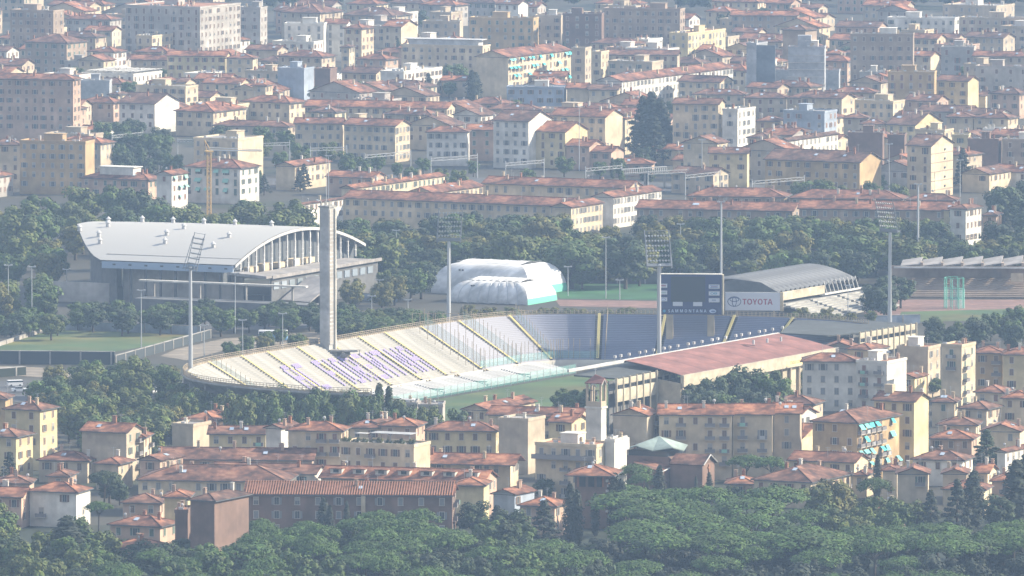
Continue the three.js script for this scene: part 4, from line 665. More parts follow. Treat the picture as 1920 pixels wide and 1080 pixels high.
// scoreboard and advertising board on the far rim
function printed(w, h, W, H, draw) { const cv = document.createElement('canvas'); cv.width = W; cv.height = H; draw(cv.getContext('2d')); const t = new THREE.CanvasTexture(cv); t.colorSpace = THREE.SRGBColorSpace; return [new THREE.PlaneGeometry(w, h), new THREE.MeshStandardMaterial({ map: t, roughness: .7 })]; }
{
  const p = P(1294, 588, 15.4), t = thing('scoreboard', 'dark blue stadium scoreboard with a blank screen and small white boards', 'scoreboard', [p.x, 15.4, p.z + 2], -.06);
  mesh('cabinet', box(18.4, 11.6, 2.2, 0, 5.8, 0), M.navy, t); mesh('side_fin', [box(.5, 11.6, 2.6, 9.5, 5.8, 0)], M.cream_concrete, t); mesh('top_rail', box(18.6, .18, 2.4, 0, 11.75, 0), M.wall_white, t);
  mesh('screen', box(10, 7.4, .2, -.6, 7.4, 1.15), M.screen, t);
  const white = (x, y, w, h, f) => { const [g, m] = printed(w, h, 128, 64, (c) => { c.fillStyle = '#b9bcc6'; c.fillRect(0, 0, 128, 64); c.fillStyle = '#4c5f93'; f(c); }); mesh('small_board', [box(w + .1, h + .1, .12, 0, 0, -.08)], M.fabric_grey, t).position.set(x, y, 1.22); const q = mesh('board_print', g, m, t); q.position.set(x, y, 1.225); };
  white(7.0, 8.2, 3.1, 1.15, (c) => { c.fillRect(14, 12, 100, 8); c.fillRect(14, 44, 100, 8); c.fillStyle = '#7c6a80'; c.fillRect(26, 26, 80, 12); });
  white(7.0, 6.2, 3.1, 1.15, (c) => { c.beginPath(); c.arc(40, 32, 17, 0, 7); c.arc(80, 32, 17, 0, 7); c.lineWidth = 7; c.strokeStyle = '#4c7f9a'; c.stroke(); });
  white(7.0, 4.2, 3.1, 1.15, (c) => { c.fillStyle = '#8b93a8'; c.fillRect(36, 18, 50, 26); });
  white(-7.8, 8.4, 2.2, 1.1, (c) => { c.fillStyle = '#93707a'; c.fillRect(20, 16, 88, 30); }); white(-7.8, 6.4, 2.2, 1.1, (c) => { c.fillStyle = '#9aa'; c.fillRect(20, 20, 88, 24); }); white(-7.8, 4.4, 2.2, 1.1, (c) => { c.lineWidth = 6; c.strokeStyle = '#4c5f93'; c.beginPath(); c.ellipse(64, 32, 38, 20, 0, 0, 7); c.stroke(); });
  white(-3.6, 3.1, 2.8, 1.2, () => {}); white(2.2, 3.1, 2.6, 1.2, () => {});
  const [g, m] = printed(16.6, 1.7, 1024, 104, (c) => { c.fillStyle = '#232a52'; c.fillRect(0, 0, 1024, 104); c.fillStyle = '#a9b6cc'; c.font = 'bold 74px sans-serif'; c.fillText('S A M M O N T A N A', 128, 78, 690); c.beginPath(); c.ellipse(930, 54, 62, 36, 0, 0, 7); c.fill(); c.fillStyle = '#5d6c92'; c.beginPath(); c.ellipse(940, 58, 40, 16, 0, 0, 7); c.fill(); c.fillStyle = '#3f8fb0'; c.beginPath(); c.arc(60, 56, 26, 0, 7); c.fill(); });
  mesh('name_strip', g, m, t).position.set(-.2, 1.05, 1.13);
  mesh('support', [...[-6, 6].map((x) => box(2, 9, 1.5, x, -4.5, 0))], M.wall_beige, t);
}
{
  const p = P(1411, 582, 15.2), t = thing('advertising_board', 'large white advertising board with a red car name and oval emblem', 'billboard', [p.x, 15.2, p.z + 2], -.08);
  mesh('panel', box(16.2, 5.4, .8, 0, 2.8, 0), M.fabric_grey, t); mesh('side_panel', box(.9, 5.6, .9, 8.5, 2.8, 0), M.wall_cream, t);
  const [g, m] = printed(16, 5.2, 1024, 332, (c) => { c.fillStyle = '#c3c6cf'; c.fillRect(0, 0, 1024, 332); c.fillStyle = '#8e2f46'; c.font = 'bold 148px sans-serif'; c.fillText('TOYOTA', 318, 222, 660); c.strokeStyle = '#3d4a70'; c.lineWidth = 13; for (const [x, y, a, b] of [[168, 168, 122, 90], [168, 130, 84, 36], [168, 168, 38, 86]]) { c.beginPath(); c.ellipse(x, y, a, b, 0, 0, 7); c.stroke(); } });
  mesh('print', g, m, t).position.set(0, 2.8, .42);
  for (const x of [-4.5, 6.2]) mesh('support', box(.5, 6, .5, x, -2.8, -.2), M.wall_cream, t);
}
// ---------- sports hall ----------
{
  const q0 = P(440, 497, 14), a = 25 * Math.PI / 180, U = U0(a), W = W0(a), hall = thing('sports_hall', 'broad sports hall under a white vaulted shell roof with small vents', 'sports hall', [q0.x, 0, q0.z], -a);
  const l = (u, v, h) => V3(u, h, -v), leftU = (t) => -47 - 27 * Math.pow(Math.min(1, t / .42), .75) - 4 * t, rise = 8.6, span = 93, hy = (t) => 14 + rise * 4 * t * (1 - t) * (1 - .06 * t);
  const rows = [], low = [], N = 36; for (let j = 0; j <= N; j++) { const t = j / N, r = [], lo = []; for (let i = 0; i <= 20; i++) { const f = i / 20, u = leftU(t) * (1 - f), sag = hy(t) - (1 - f) ** 3 * 1.2 * t; r.push(l(u, t * span, sag)); lo.push(l(u, t * span, sag - .9)); } rows.push(r); low.push(lo); }
  mesh('shell_roof', grid(rows), M.hall_white, hall); mesh('shell_underside', grid(low), M.fabric_grey, hall);
  const edge = (pick2) => grid([rows.map(pick2), low.map(pick2)]);
  mesh('arched_edge', edge((r) => r[20].clone().add(V3(.3, 0, 0))), M.white_paint, hall); mesh('left_edge', edge((r) => r[0]), M.dark_concrete, hall);
  mesh('front_gutter', box(47, .25, .5, -23.5, 15.55, -4.6), M.wall_grey, hall);
  mesh('front_fascia', box(46, 2.1, .5, -23.4, 12.6, .2), M.blue_fascia, hall);
  for (let k = 0; k < 8; k++) mesh('fascia_opening', box(1, .5, .2, -42 + k * 5.6, 12.8, .5), M.dark_metal, hall);
  const wl = []; for (let j = 0; j < N; j += 3) { const t0 = j / N, t1 = Math.min(1, (j + 3) / N); wl.push(slab([l(leftU(t0) + 5, t0 * span + 1.5, 0), l(leftU(t1) + 5, t1 * span, 0), l(leftU(t1) + 5, t1 * span, hy(t1) - 2.4), l(leftU(t0) + 5, t0 * span + 1.5, hy(t0) - 2.4)], .3)); }
  mesh('left_wall', wl, M.dark_concrete, hall); mesh('front_wall', [box(42, 12, .4, -21, 6, -6), box(20, 6.4, .5, -56, 3.2, -4)], M.wall_grey, hall);
  for (let k = 0; k < 9; k++) mesh('front_column', box(.5, 12, .8, -42 + k * 5.2, 6, -1), M.dark_concrete, hall);
  mesh('end_glazing', grid([Array.from({ length: 31 }, (_, j) => l(-4, j / 30 * span, 8)), Array.from({ length: 31 }, (_, j) => l(-4, j / 30 * span, hy(j / 30) - 1))]), M.dark_metal, hall);
  for (let k = 1; k < 17; k++) { const t = k / 17; mesh('end_mullion', [box(.5, hy(t) - 10.8, .45, -.8, (hy(t) + 9.8) / 2, -t * span), ...[1.5, 3, 4.5].filter((y) => 11 + y < hy(t) - 1).map((y) => box(.3, .15, 1.4, -.8, 11 + y, -t * span))], M.fabric_white, hall); }
  for (let k = 0; k < 5; k++) mesh('end_room', box(2.4, 1.7 + (k % 2) * .8, 6, -2.4, 11.4, -16 - k * 10), M.wall_cream, hall);
  mesh('terrace', [box(13, .5, 78, 6, 10.2, -40), box(.4, 1.0, 78, 12.6, 10.5, -40)], M.flat_roof, hall); mesh('terrace_wall', box(.4, 10, 76, 11.6, 5, -40), M.dark_concrete, hall);
  for (let k = 0; k < 13; k++) mesh('terrace_window', box(.3, 2.2, 3.6, 11.9, 7.6, -5 - k * 5.6), M.skylight, hall);
  mesh('ramp', [slab([l(2, 4, 11), l(14, -2, 10.6), l(14, -6, 10.6), l(-2, -1, 11)], .8), slab([l(14, 4, 3.4), l(26, 0, 3.4), l(26, 20, 9.4), l(14, 24, 9.4)], .4)], M.flat_roof, hall);
  mesh('front_terrace', [box(60, .5, 8, 8, 4.6, 22), box(60, 4.6, .5, 8, 2.3, 25.8)], M.dark_concrete, hall); mesh('entrance_canopy', box(58, .5, 1.6, 4, 9.6, 16), M.wall_white, hall); for (let k = 0; k < 4; k++) mesh('canopy_post', box(.5, 9.4, .5, -20 + k * 16, 4.7, 16), M.concrete, hall);
  for (const [u, v, n] of [[-68, 26, 1], [-66, 42, 1], [-58, 50, 1], [-47, 50, 1], [-36, 50, 1], [-25, 50, 1], [-12, 50, 1], [-58, 20, 1], [-54, 13, 1], [-35, 34, 1], [-36, 24, 1], [-32, 15, 1], [-14, 24, 1], [-14, 13, 1], [-62, 34, 1]]) { const t = v / span; const q = mesh('roof_vent', [new THREE.CylinderGeometry(.55, .75, 1.3, 7).translate(0, .6, 0), new THREE.ConeGeometry(1, .9, 7).translate(0, 1.7, 0)], M.fabric_white, hall); q.position.copy(l(u, v, hy(t) - .2)); }
  { const m = q0.clone().addScaledVector(U, -31).addScaledVector(W, 42); footprints.push({ x: m.x, z: m.z, c: Math.cos(a), s: Math.sin(a), w: 100, d: 118 }); }
}
// ---------- air domes ----------
function airDome(label, pFront, w, d, h, ribs, a, inset) {
  const t = thing('air_dome', label, 'air dome', [pFront.x, 0, pFront.z], -a), N = 12, side = (s, k0, k1) => {
    const rows = [];
    for (let j = k0; j <= k1; j++) {
      const q = j / N * Math.PI / 2, y = h * Math.sin(q) ** .95, m = inset * (1 - Math.cos(q)), r = [], n = s % 2 ? 8 : 90;
      for (let i = 0; i <= n; i++) { const f = i / n, bulge = ribs && s % 2 === 0 ? .42 * Math.abs(Math.sin(f * ribs * Math.PI)) * Math.cos(q * .8) : .15 * Math.sin(f * Math.PI); r.push(s === 0 ? V3(m + (w - 2 * m) * f, y + (ribs ? bulge * .5 : 0), -m * d / w * 1.25 + bulge) : s === 1 ? V3(w - m + bulge, y, -m * d / w * 1.25 - (d - 2.5 * m * d / w) * f) : s === 2 ? V3(w - m - (w - 2 * m) * f, y, -d + m * d / w * 1.25 - bulge) : V3(m - bulge, y, -d + m * d / w * 1.25 + (d - 2.5 * m * d / w) * f)); }
      rows.push(r);
    }
    return grid(rows);
  };
  const top = (ins) => { const rows = []; for (let j = 0; j <= 10; j++) { const f = j / 10, r = []; for (let i = 0; i <= (ribs || 4) * 8; i++) { const g = i / ((ribs || 4) * 8); r.push(V3(ins + (w - 2 * ins) * g, h + .7 * Math.sin(Math.PI * f) + (ribs ? .25 * Math.abs(Math.sin(g * ribs * Math.PI)) : 0), -ins * d / w * 1.25 - (d - 2.5 * ins * d / w) * f)); } rows.push(r); } return grid(rows); };
  mesh('front_membrane', side(0, 0, N), M.fabric_white, t); mesh('end_membrane', side(1, 2, N), M.fabric_white, t); mesh('green_skirt', side(1, 0, 2), M.fabric_green, t); mesh('back_membrane', side(2, 0, N), M.fabric_white, t); mesh('end_membrane', side(3, 0, N), M.fabric_white, t); mesh('top_membrane', top(inset), M.fabric_white, t);
  if (ribs) for (let k = 1; k < ribs; k++) { const pts = []; for (let j = 0; j <= 10; j++) { const q = j / 10 * Math.PI / 2, m = inset * (1 - Math.cos(q)); pts.push(V3(m + (w - 2 * m) * k / ribs, h * Math.sin(q) ** .95 + .06, -m * d / w * 1.25 + .1)); } mesh('rib_cable', new THREE.TubeGeometry(new THREE.CatmullRomCurve3(pts), 12, .1, 4), M.metal, t); }
  mesh('vent_unit', [box(.7, .5, .3, w * .27, h * .8, -1.6), box(.7, .5, .3, w * .3, h * .8, -1.6)], M.dark_metal, t);
  for (let k = 1; k < 6; k++) mesh('seam', box(.12, .06, d * .5, w * k / 6, h + .45, -d * .5), M.fabric_grey, t);
  footprints.push({ x: pFront.x + w / 2, z: pFront.z - d / 2, c: Math.cos(a), s: Math.sin(a), w: w + 8, d: d + 8 });
}
airDome('large smooth white air dome with a pale grey front', P(808, 549), 35, 27, 9.4, 0, .46, 6.5);
airDome('smaller ribbed white air dome in front of the smooth one', P(840, 566), 28, 21, 6.6, 8, .46, 5);
// ---------- corrugated stand and right-hand canopy stand ----------
{
  const q = P(1460, 548, 8), a = 28 * Math.PI / 180, t = thing('covered_stand', 'athletics stand under a grey corrugated vault roof with pale seat rows', 'grandstand', [q.x, 0, q.z], -a), n = 17, len = 56;
  for (let k = 0; k < n; k++) { const rows = []; for (let j = 0; j <= 10; j++) { const x = -27 + 27 * j / 10, y = 8 + 3.9 * Math.sin(Math.PI * (j / 10) ** .8) ** .9; rows.push([V3(x, y - .45, -len * k / n), V3(x, y + .5, -len * (k + .5) / n), V3(x, y - .45, -len * (k + 1) / n)]); } mesh('roof_shell', grid(rows), M.vault_grey, t); }
  mesh('end_arch', slab([[-27, 0, .2], [0, 0, .2], [0, 8, .2], [-6, 10.8, .2], [-14, 11.5, .2], [-22, 10.1, .2], [-27, 8, .2]], .3), M.dark_concrete, t);
  mesh('fascia', box(.5, 2.6, len * .56, .2, 6.6, -len * .28), M.cream_concrete, t); for (let k = 0; k < 9; k++) mesh('strut', bar(V3(.6, 5.4, -len * (.58 + k * .05)), V3(-.6, 9, -len * (.58 + k * .05)), .22, 4), M.white_paint, t); mesh('floor_edge', box(.6, .5, len * .48, .8, 5.2, -len * .78), M.white_paint, t);
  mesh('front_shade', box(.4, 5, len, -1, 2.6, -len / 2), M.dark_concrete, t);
  for (let b = 0; b < 3; b++) { const g = []; for (let k = 0; k < 9; k++) g.push(box(1.5, .55, 17, 2 + k * 1.6, 4.2 - k * .45, -8 - b * 19)); stuff(mesh('seat_rows', g, M.seat_white, t)); }
  footprints.push({ x: q.x - 6, z: q.z - 24, c: Math.cos(a), s: Math.sin(a), w: 56, d: 70 });
}
{
  const q = P(1700, 500, 9), a = 3 * Math.PI / 180, t = thing('canopy_stand', 'long stand at the right edge under a row of tilted pale canopy panels', 'grandstand', [q.x, 0, q.z], -a);
  for (let k = 0; k < 7; k++) mesh('canopy_panel', [slab([[-2 + k * 6.4, 9.4, 2], [4.4 + k * 6.4, 10.1 + k * .1, 2], [5.0 + k * 6.4, 11.2 + k * .14, -12], [-1.4 + k * 6.4, 10.2 + k * .1, -12]], .3)], M.flat_roof, t), mesh('canopy_rib', box(.8, 1.6, 4, 4.8 + k * 6.4, 9.7, 0), M.wall_brown, t);
  mesh('front_beam', box(48, .5, .6, 20, 9, 2.6), M.white_paint, t); mesh('back_wall', box(50, 8, .5, 20, 4.6, -10), M.wall_brown, t);
  const g = []; for (let k = 0; k < 11; k++) g.push(box(52, .5, 1.6, 20, 4.6 - k * .42, -6 + k * 1.7)); stuff(mesh('terrace_steps', g, M.wall_brown, t));
  mesh('pale_gate', box(4, 2.6, .3, 35, 6, 3), M.wall_cream, t);
  footprints.push({ x: q.x + 20, z: q.z, c: 1, s: 0, w: 60, d: 60 });
}
{ // throwing cage
  const q = P(1790, 578), t = thing('throwing_cage', 'tall teal netted throwing cage on the athletics field', 'cage', [q.x, 0, q.z]);
  const g = []; const r = 3.3; for (let k = 0; k < 9; k++) { const f = k / 8 * Math.PI * 1.6 + .6; g.push(bar(V3(Math.cos(f) * r, 0, Math.sin(f) * r), V3(Math.cos(f) * r, 9.6, Math.sin(f) * r), .12, 5)); if (k) for (const y of [3, 6.4, 9.6]) { const f0 = (k - 1) / 8 * Math.PI * 1.6 + .6; g.push(bar(V3(Math.cos(f0) * r, y, Math.sin(f0) * r), V3(Math.cos(f) * r, y, Math.sin(f) * r), .07, 4)); } }
  mesh('frame', g, M.fabric_green, t); const n = new THREE.CylinderGeometry(r - .1, r - .1, 6, 12, 1, true, 0, 5); n.translate(0, 3.1, 0); mesh('net', n, M.netting, t);
}
// ---------- bell tower and church ----------
{
  const p = P(1141, 820, 0).clone(), top = P(1131, 716, 20), a = 24 * Math.PI / 180, h = 21.5, c = P(1132, 716, h), w = 4.4, d = 3.4;
  const t = thing('bell_tower', 'slender bell tower with an open belfry under a small red tiled cap', 'bell tower', [c.x - 2, 0, c.z - 1.4], -a); footprints.push({ x: c.x, z: c.z, c: 1, s: 0, w: 8, d: 8 });
  mesh('shaft', [box(w, 14.6, d, 0, 7.3, 0), box(w + .5, .5, d + .5, 0, 14.7, 0)], M.wall_white, t);
  const post = []; for (const x of [-1, 1]) for (const z of [-1, 1]) post.push(box(.55, 6.6, .55, x * (w / 2 - .27), 18, z * (d / 2 - .27)));
  mesh('belfry_posts', [...post, box(.5, 6, .3, 0, 17.6, d / 2 - .2)], M.wall_beige, t); mesh('parapet', [box(w, 1.5, .3, 0, 15.6, d / 2 - .15), box(.3, 1.5, d, w / 2 - .15, 15.6, 0)], M.wall_beige, t);
  mesh('gable_trim', [bar(V3(w / 2 + .05, 20.6, d / 2), V3(w / 2 + .05, 22.2, 0), .24, 4), bar(V3(w / 2 + .05, 20.6, -d / 2), V3(w / 2 + .05, 22.2, 0), .24, 4), bar(V3(-.9, 20.2, d / 2 + .05), V3(0, 21.2, d / 2 + .05), .2, 4), bar(V3(.9, 20.2, d / 2 + .05), V3(0, 21.2, d / 2 + .05), .2, 4)], M.white_paint, t);
  mesh('bell', [new THREE.CylinderGeometry(.25, .7, 1.1, 10).translate(0, 18.4, 0), bar(V3(-1.8, 19.1, 0), V3(1.8, 19.1, 0), .1, 4)], M.dark_metal, t);
  mesh('roof', [slab([[-w / 2 - .3, 21.2, d / 2 + .3], [w / 2 + .3, 21.2, d / 2 + .3], [w / 2 + .3, 22.5, 0], [-.2, 23.4, 0]], .25), slab([[w / 2 + .3, 21.2, -d / 2 - .3], [-w / 2 - .3, 21.2, -d / 2 - .3], [-.2, 23.4, 0], [w / 2 + .3, 22.5, 0]], .25), slab([[-w / 2 - .3, 21.2, -d / 2 - .3], [-w / 2 - .3, 21.2, d / 2 + .3], [-.2, 23.4, 0], [-.2, 23.4, -.01]], .2)], M.red_roof, t); mesh('cross', [bar(V3(-.2, 23, 0), V3(-.2, 25.2, 0), .07, 4), bar(V3(-.6, 24.6, 0), V3(.2, 24.6, 0), .06, 4)], M.metal, t);
}
{
  const a = 24 * Math.PI / 180, c = P(1236, 845, 9), t = thing('church', 'church with a folded pale green copper roof and a brick nave with a red cross', 'church', [c.x, 0, c.z - 4], -a); footprints.push({ x: c.x + 4, z: c.z, c: Math.cos(a), s: Math.sin(a), w: 24, d: 22 });
  mesh('wall', [box(12, 7.6, 10, -1, 3.8, 0)], M.wall_brick, t); mesh('clerestory', box(11, 1.4, 9.4, -1, 8.2, 0), M.glass, t);
  const e = 8.9, A = [0, 12.4, 0], pts = [[-8, e, 5], [-4, e + 1.4, 6], [1, e + .3, 6.4], [6, e + 1.2, 5], [7, e, 0], [6, e + 1, -5], [-1, e, -6], [-7, e + 1, -5], [-8.6, e + .2, 0]];
  for (let k = 0; k < pts.length; k++) mesh('copper_roof', slab([pts[k], pts[(k + 1) % pts.length], A], .25), M.copper, t);
  mesh('low_nave', [box(8, 4.8, 8, 2, 2.4, 8)], M.wall_brick, t); mesh('low_roof', slab([[-3, 6.4, 10], [6.4, 4.6, 13], [6.4, 5.6, 3], [-3, 7.2, 3]], .3), M.roof_2, t);
  mesh('nave', [box(9, 6.4, 8, 11, 3.2, 4), slab([[15.5, 6.4, 8], [15.5, 6.4, 0], [15.5, 8.4, 4]], .3)], M.wall_brick, t); mesh('nave_roof', [slab([[6.4, 6.3, 8.5], [16, 6.3, 8.5], [16, 8.6, 4], [6.4, 8.6, 4]], .25), slab([[16, 6.3, -.5], [6.4, 6.3, -.5], [6.4, 8.6, 4], [16, 8.6, 4]], .25)], M.roof_2, t);
  mesh('verge', [bar(V3(16.1, 6.3, 8.5), V3(16.1, 8.6, 4), .2, 4), bar(V3(16.1, 6.3, -.5), V3(16.1, 8.6, 4), .2, 4), bar(V3(6.4, 5.6, 3), V3(6.4, 4.6, 13), .2, 4)], M.white_paint, t);
  mesh('cross', [box(.15, 3, .4, 15.65, 4.6, 4), box(.15, .4, 1.5, 15.66, 5.3, 4)], M.terracotta, t);
}
// ---------- crane, gantries, poles, footbridge ----------
{
  const p = P(392, 418), t = thing('crane_mast', 'yellow lattice crane mast rising behind the sports hall roof', 'crane', [p.x, 0, p.z], .3), H = 25, g = [];
  for (const x of [-.62, .62]) for (const z of [-.62, .62]) g.push(bar(V3(x, 0, z), V3(x, H, z), .12, 4));
  for (let k = 0; k < 16; k++) { const y = k * H / 16, y2 = y + H / 16; for (const z of [-.62, .62]) g.push(bar(V3(-.62, y, z), V3(.62, y2, z), .06, 4), bar(V3(.62, y, z), V3(-.62, y2, z), .06, 4)); for (const x of [-.62, .62]) g.push(bar(V3(x, y, -.62), V3(x, y2, .62), .06, 4)); }
  mesh('mast', g, M.crane, t); mesh('head', [box(2.6, .5, 2.6, 0, H, 0), bar(V3(-.8, H, 0), V3(-1.6, H + 4, 0), .14, 4), bar(V3(.8, H, 0), V3(-1.6, H + 4, 0), .14, 4)], M.crane, t); mesh('jib', [bar(V3(0, H + .4, 0), V3(19, H - .2, 1), .2, 4), bar(V3(0, H + 1.3, 0), V3(19, H + .2, 1), .12, 4)], M.metal, t);
}
{
  const p = P(491, 90), t = thing('tower_crane', 'white tower crane with a raised jib above the roofs at the top left', 'crane', [p.x, 0, p.z]), H = 22; mesh('mast', [bar(V3(0, 0, 0), V3(0, H, 0), .5, 4)], M.white_paint, t); mesh('jib', [bar(V3(-2, H, 0), V3(11.4, H + 6.4, 0), .5, 4), bar(V3(-1, H + .2, 0), V3(11, H + 7.2, 0), .2, 4)], M.white_paint, t); mesh('counterweight', [box(1.6, 2.2, 1.6, -2.2, H - 1.2, 0)], M.white_paint, t);
}
const spans = [[333, 262, 365, 262], [490, 269, 543, 267], [582, 278, 650, 276], [684, 291, 770, 284], [808, 297, 895, 291], [948, 306, 1020, 300], [1098, 316, 1166, 310], [1215, 322, 1290, 318], [1285, 329, 1350, 322], [1410, 340, 1508, 332], [210, 254, 268, 248]];
spans.forEach(([x0, y0, x1, y1], k) => {
  const a = P(x0, y0, 8.6), b = P(x1, y1, 8.6), t = thing('railway_gantry', 'grey lattice gantry over the railway tracks', 'gantry', [a.x, 0, a.z], 0, 'lattice gantries along the railway'), l = b.clone().sub(a), g = [];
  labelled.push([t, 'grey lattice railway gantry']);
  g.push(bar(V3(0, 8.6, 0), V3(l.x, 8.6, l.z), .14, 4), bar(V3(0, 7.6, 0), V3(l.x, 7.6, l.z), .14, 4)); const n = 10; for (let i = 0; i < n; i++) g.push(bar(V3(l.x * i / n, i % 2 ? 8.6 : 7.6, l.z * i / n), V3(l.x * (i + 1) / n, i % 2 ? 7.6 : 8.6, l.z * (i + 1) / n), .09, 4));
  mesh('beam', g, M.fabric_grey, t); for (const f of [0, 1]) mesh('post', bar(V3(l.x * f, 0, l.z * f), V3(l.x * f, 9.4, l.z * f), .22, 5, .16), M.metal, t);
});
const poleSpots = [[16, 497, 612, 'lamp post beside the left football ground, leftmost'], [60, 500, 616, 'lamp post beside the left football ground, second from left'], [265, 544, 655, 'lamp post at the middle of the left football ground'], [288, 455, 545, 'thin lamp post in front of the sports hall fascia'], [441, 512, 626, 'lamp post left of the stadium tower in front of the sports hall'], [382, 500, 560, 'short lamp post in front of the sports hall entrance'], [125, 505, 560, 'lamp post at the left foot of the sports hall'], [743, 432, 500, 'lamp post in the wood right of the sports hall'], [712, 525, 560, 'lamp post among the yellowish trees'], [1136, 445, 560, 'tall lamp post on the green turf pitch'], [1276, 420, 500, 'grey lamp mast behind the scoreboard'], [1352, 378, 560, 'very thin tall mast right of the scoreboard'], [1721, 345, 520, 'thick tall pole above the canopy stand'], [697, 555, 620, 'street lamp right of the stadium tower'], [1086, 200, 320, 'thin mast in front of the yellow gabled house'], [1316, 262, 362, 'thin mast behind the brownish terrace'], [1667, 270, 360, 'thin mast left of the tall narrow tower block'], [1800, 300, 370, 'thin mast right of the tall narrow tower block'], [616, 292, 390, 'thin mast behind the stadium tower top'], [765, 562, 610, 'small lamp post with a square white panel on the rim'], [1065, 500, 555, 'slim post at the left edge of the green turf pitch'], [1162, 525, 562, 'slim post in the middle of the green turf pitch'], [1590, 535, 590, 'slim pole near the pale seat rows'], [1687, 640, 652, 'short pole by the right grandstand end'], [383, 610, 672, 'thin pole by the hedge left of the bowl'], [455, 600, 670, 'thin pole behind the bowl rim, left of the bus'], [530, 588, 655, 'thin pole behind the bowl rim, right of the bus']];
for (const [x, y0, y1, label] of poleSpots) { const b = P(x, y1), s = view(b)[2], h = Math.max(3, (y1 - y0) / s), t = thing('lamp_post', label, 'lamp post', [b.x, 0, b.z]); mesh('pole', bar(V3(0, 0, 0), V3(0, h, 0), h > 24 ? .5 : .19, 6, h > 24 ? .3 : .12), M.metal, t); mesh('lamp_head', [box(2.2, .25, .5, 0, h, 0), box(.6, .4, .6, -1, h + .1, 0), box(.6, .4, .6, 1, h + .1, 0)], M.lamp, t); }
{ // footbridge
  const a = P(1168, 325, 6), b = P(1250, 320, 6.5), t = thing('footbridge', 'railway footbridge with pale railings and a stair at its right end', 'footbridge', [a.x, 0, a.z]), l = b.clone().sub(a);
  mesh('deck', slab([[0, 6, 1.4], [l.x, 6.5, l.z + 1.4], [l.x, 6.5, l.z - 1.4], [0, 6, -1.4]], .5), M.concrete, t); for (const z of [1.4, -1.4]) mesh('railing', Array.from({ length: 22 }, (_, k) => bar(V3(l.x * k / 21, 6, l.z * k / 21 + z), V3(l.x * k / 21, 7.5, l.z * k / 21 + z), .12, 4)).concat([bar(V3(0, 7.5, z), V3(l.x, 8, l.z + z), .1, 4)]), M.fabric_white, t);
  mesh('stair', slab([[l.x, 6.5, l.z + 1.2], [l.x + 9, .3, l.z + 6], [l.x + 9, .3, l.z + 3.6], [l.x, 6.5, l.z - 1.2]], .4), M.concrete, t); for (const f of [.1, .5, .95]) mesh('pier', box(.7, 6, .7, l.x * f, 3, l.z * f), M.concrete, t);
}
// ---------- walls, fences, hedges and vehicles round the football ground ----------
function wall(name, label, cat, x0, y0, x1, y1, h, m, th = .4) { const a = P(x0, y0), b = P(x1, y1), l = b.clone().sub(a), t = thing(name, label, cat, [a.x, 0, a.z], -Math.atan2(l.z, l.x)), L2 = Math.hypot(l.x, l.z); mesh('wall_face', box(L2, h, th, L2 / 2, h / 2, 0), m, t); mesh('coping', box(L2, .15, th + .16, L2 / 2, h + .07, 0), M.concrete, t); for (let k = 0; k <= L2 / 9; k++) mesh('pier', box(.5, h + .25, th + .3, Math.min(L2, k * 9), h / 2 + .1, 0), M.concrete, t); return t; }
wall('boundary_wall', 'blue-grey wall with advertising along the far side of the left football ground', 'wall', 122, 618, 376, 628, 2.6, M.wall_blue);
wall('boundary_wall', 'low pale wall along the left side of the football ground', 'wall', -20, 655, 96, 618, 1.1, M.wall_grey); wall('boundary_wall', 'short bright wall at the far left corner of the football ground', 'wall', 97, 619, 120, 616, 2.6, M.wall_white);
wall('dark_fence', 'dark screen fence along the near side of the left football ground', 'fence', -20, 682, 215, 684, 3.8, M.screen_green, .8); wall('dark_fence', 'dark screen fence receding from the near corner of the football ground', 'fence', 215, 684, 395, 634, 2.6, M.screen_green, .6); wall('dark_fence', 'dark low hedge at the left edge below the football ground', 'hedge', -20, 708, 45, 703, 2.4, M.hedge, 2);
wall('dark_fence', 'dark fence behind the green turf pitch with a white top line', 'fence', 900, 528, 1240, 533, 4.6, M.dark_concrete, .3); wall('boundary_wall', 'pale wall between the athletics field and the stadium at right', 'wall', 1640, 608, 1725, 606, 2.6, M.wall_blue);
wall('boundary_wall', 'grey wall left of the air domes', 'wall', 655, 562, 745, 566, 2.2, M.wall_blue); wall('dark_fence', 'low dark wall in front of the sports hall terrace', 'wall', 390, 570, 600, 574, 3, M.dark_concrete, .5);
wall('screen_wall', 'pale blank screen wall left of the sports hall', 'wall', 78, 475, 121, 475, 7.2, M.wall_grey);
const wheel = new THREE.CylinderGeometry(.33, .33, .22, 10).rotateX(Math.PI / 2);
function car(px, py, label, m, turn, van) { const p = P(px, py), t = thing(van ? 'parked_van' : 'parked_car', label, van ? 'van' : 'car', [p.x, .25, p.z], turn), H = van ? 1.5 : .65; mesh('body', [box(4.3, H, 1.75, 0, .3 + H / 2, 0)], m, t); if (!van) mesh('cabin', slab([[-1.4, .95, .8], [1.1, .95, .8], [.6, 1.5, .7], [-1.1, 1.5, .7]], 1.45), m, t); mesh('window_band', box(van ? 4.32 : 2.1, .42, 1.78, van ? 0 : -.2, van ? 1.45 : 1.2, 0), M.glass, t); for (const x of [-1.3, 1.3]) for (const z of [-.85, .85]) mesh('wheel', wheel, M.dark_metal, t).position.set(x, .33, z); }
mat('car_white', [.80, .80, .80], null, { roughness: .3 }); mat('car_red', [.5, .05, .04], null, { roughness: .3 }); mat('bus_blue', [.12, .28, .50], null, { roughness: .35 });
car(214, 603, 'white car on the road behind the football ground, left one', M.car_white, 0); car(242, 604, 'white car on the road behind the football ground, middle one', M.car_white, .1); car(328, 609, 'white van on the road behind the football ground', M.car_white, 0, true); car(423, 605, 'red car on the road right of the left floodlight', M.car_red, 0); car(3, 588, 'white car at the left edge beyond the lamp posts', M.car_white, .2, true);
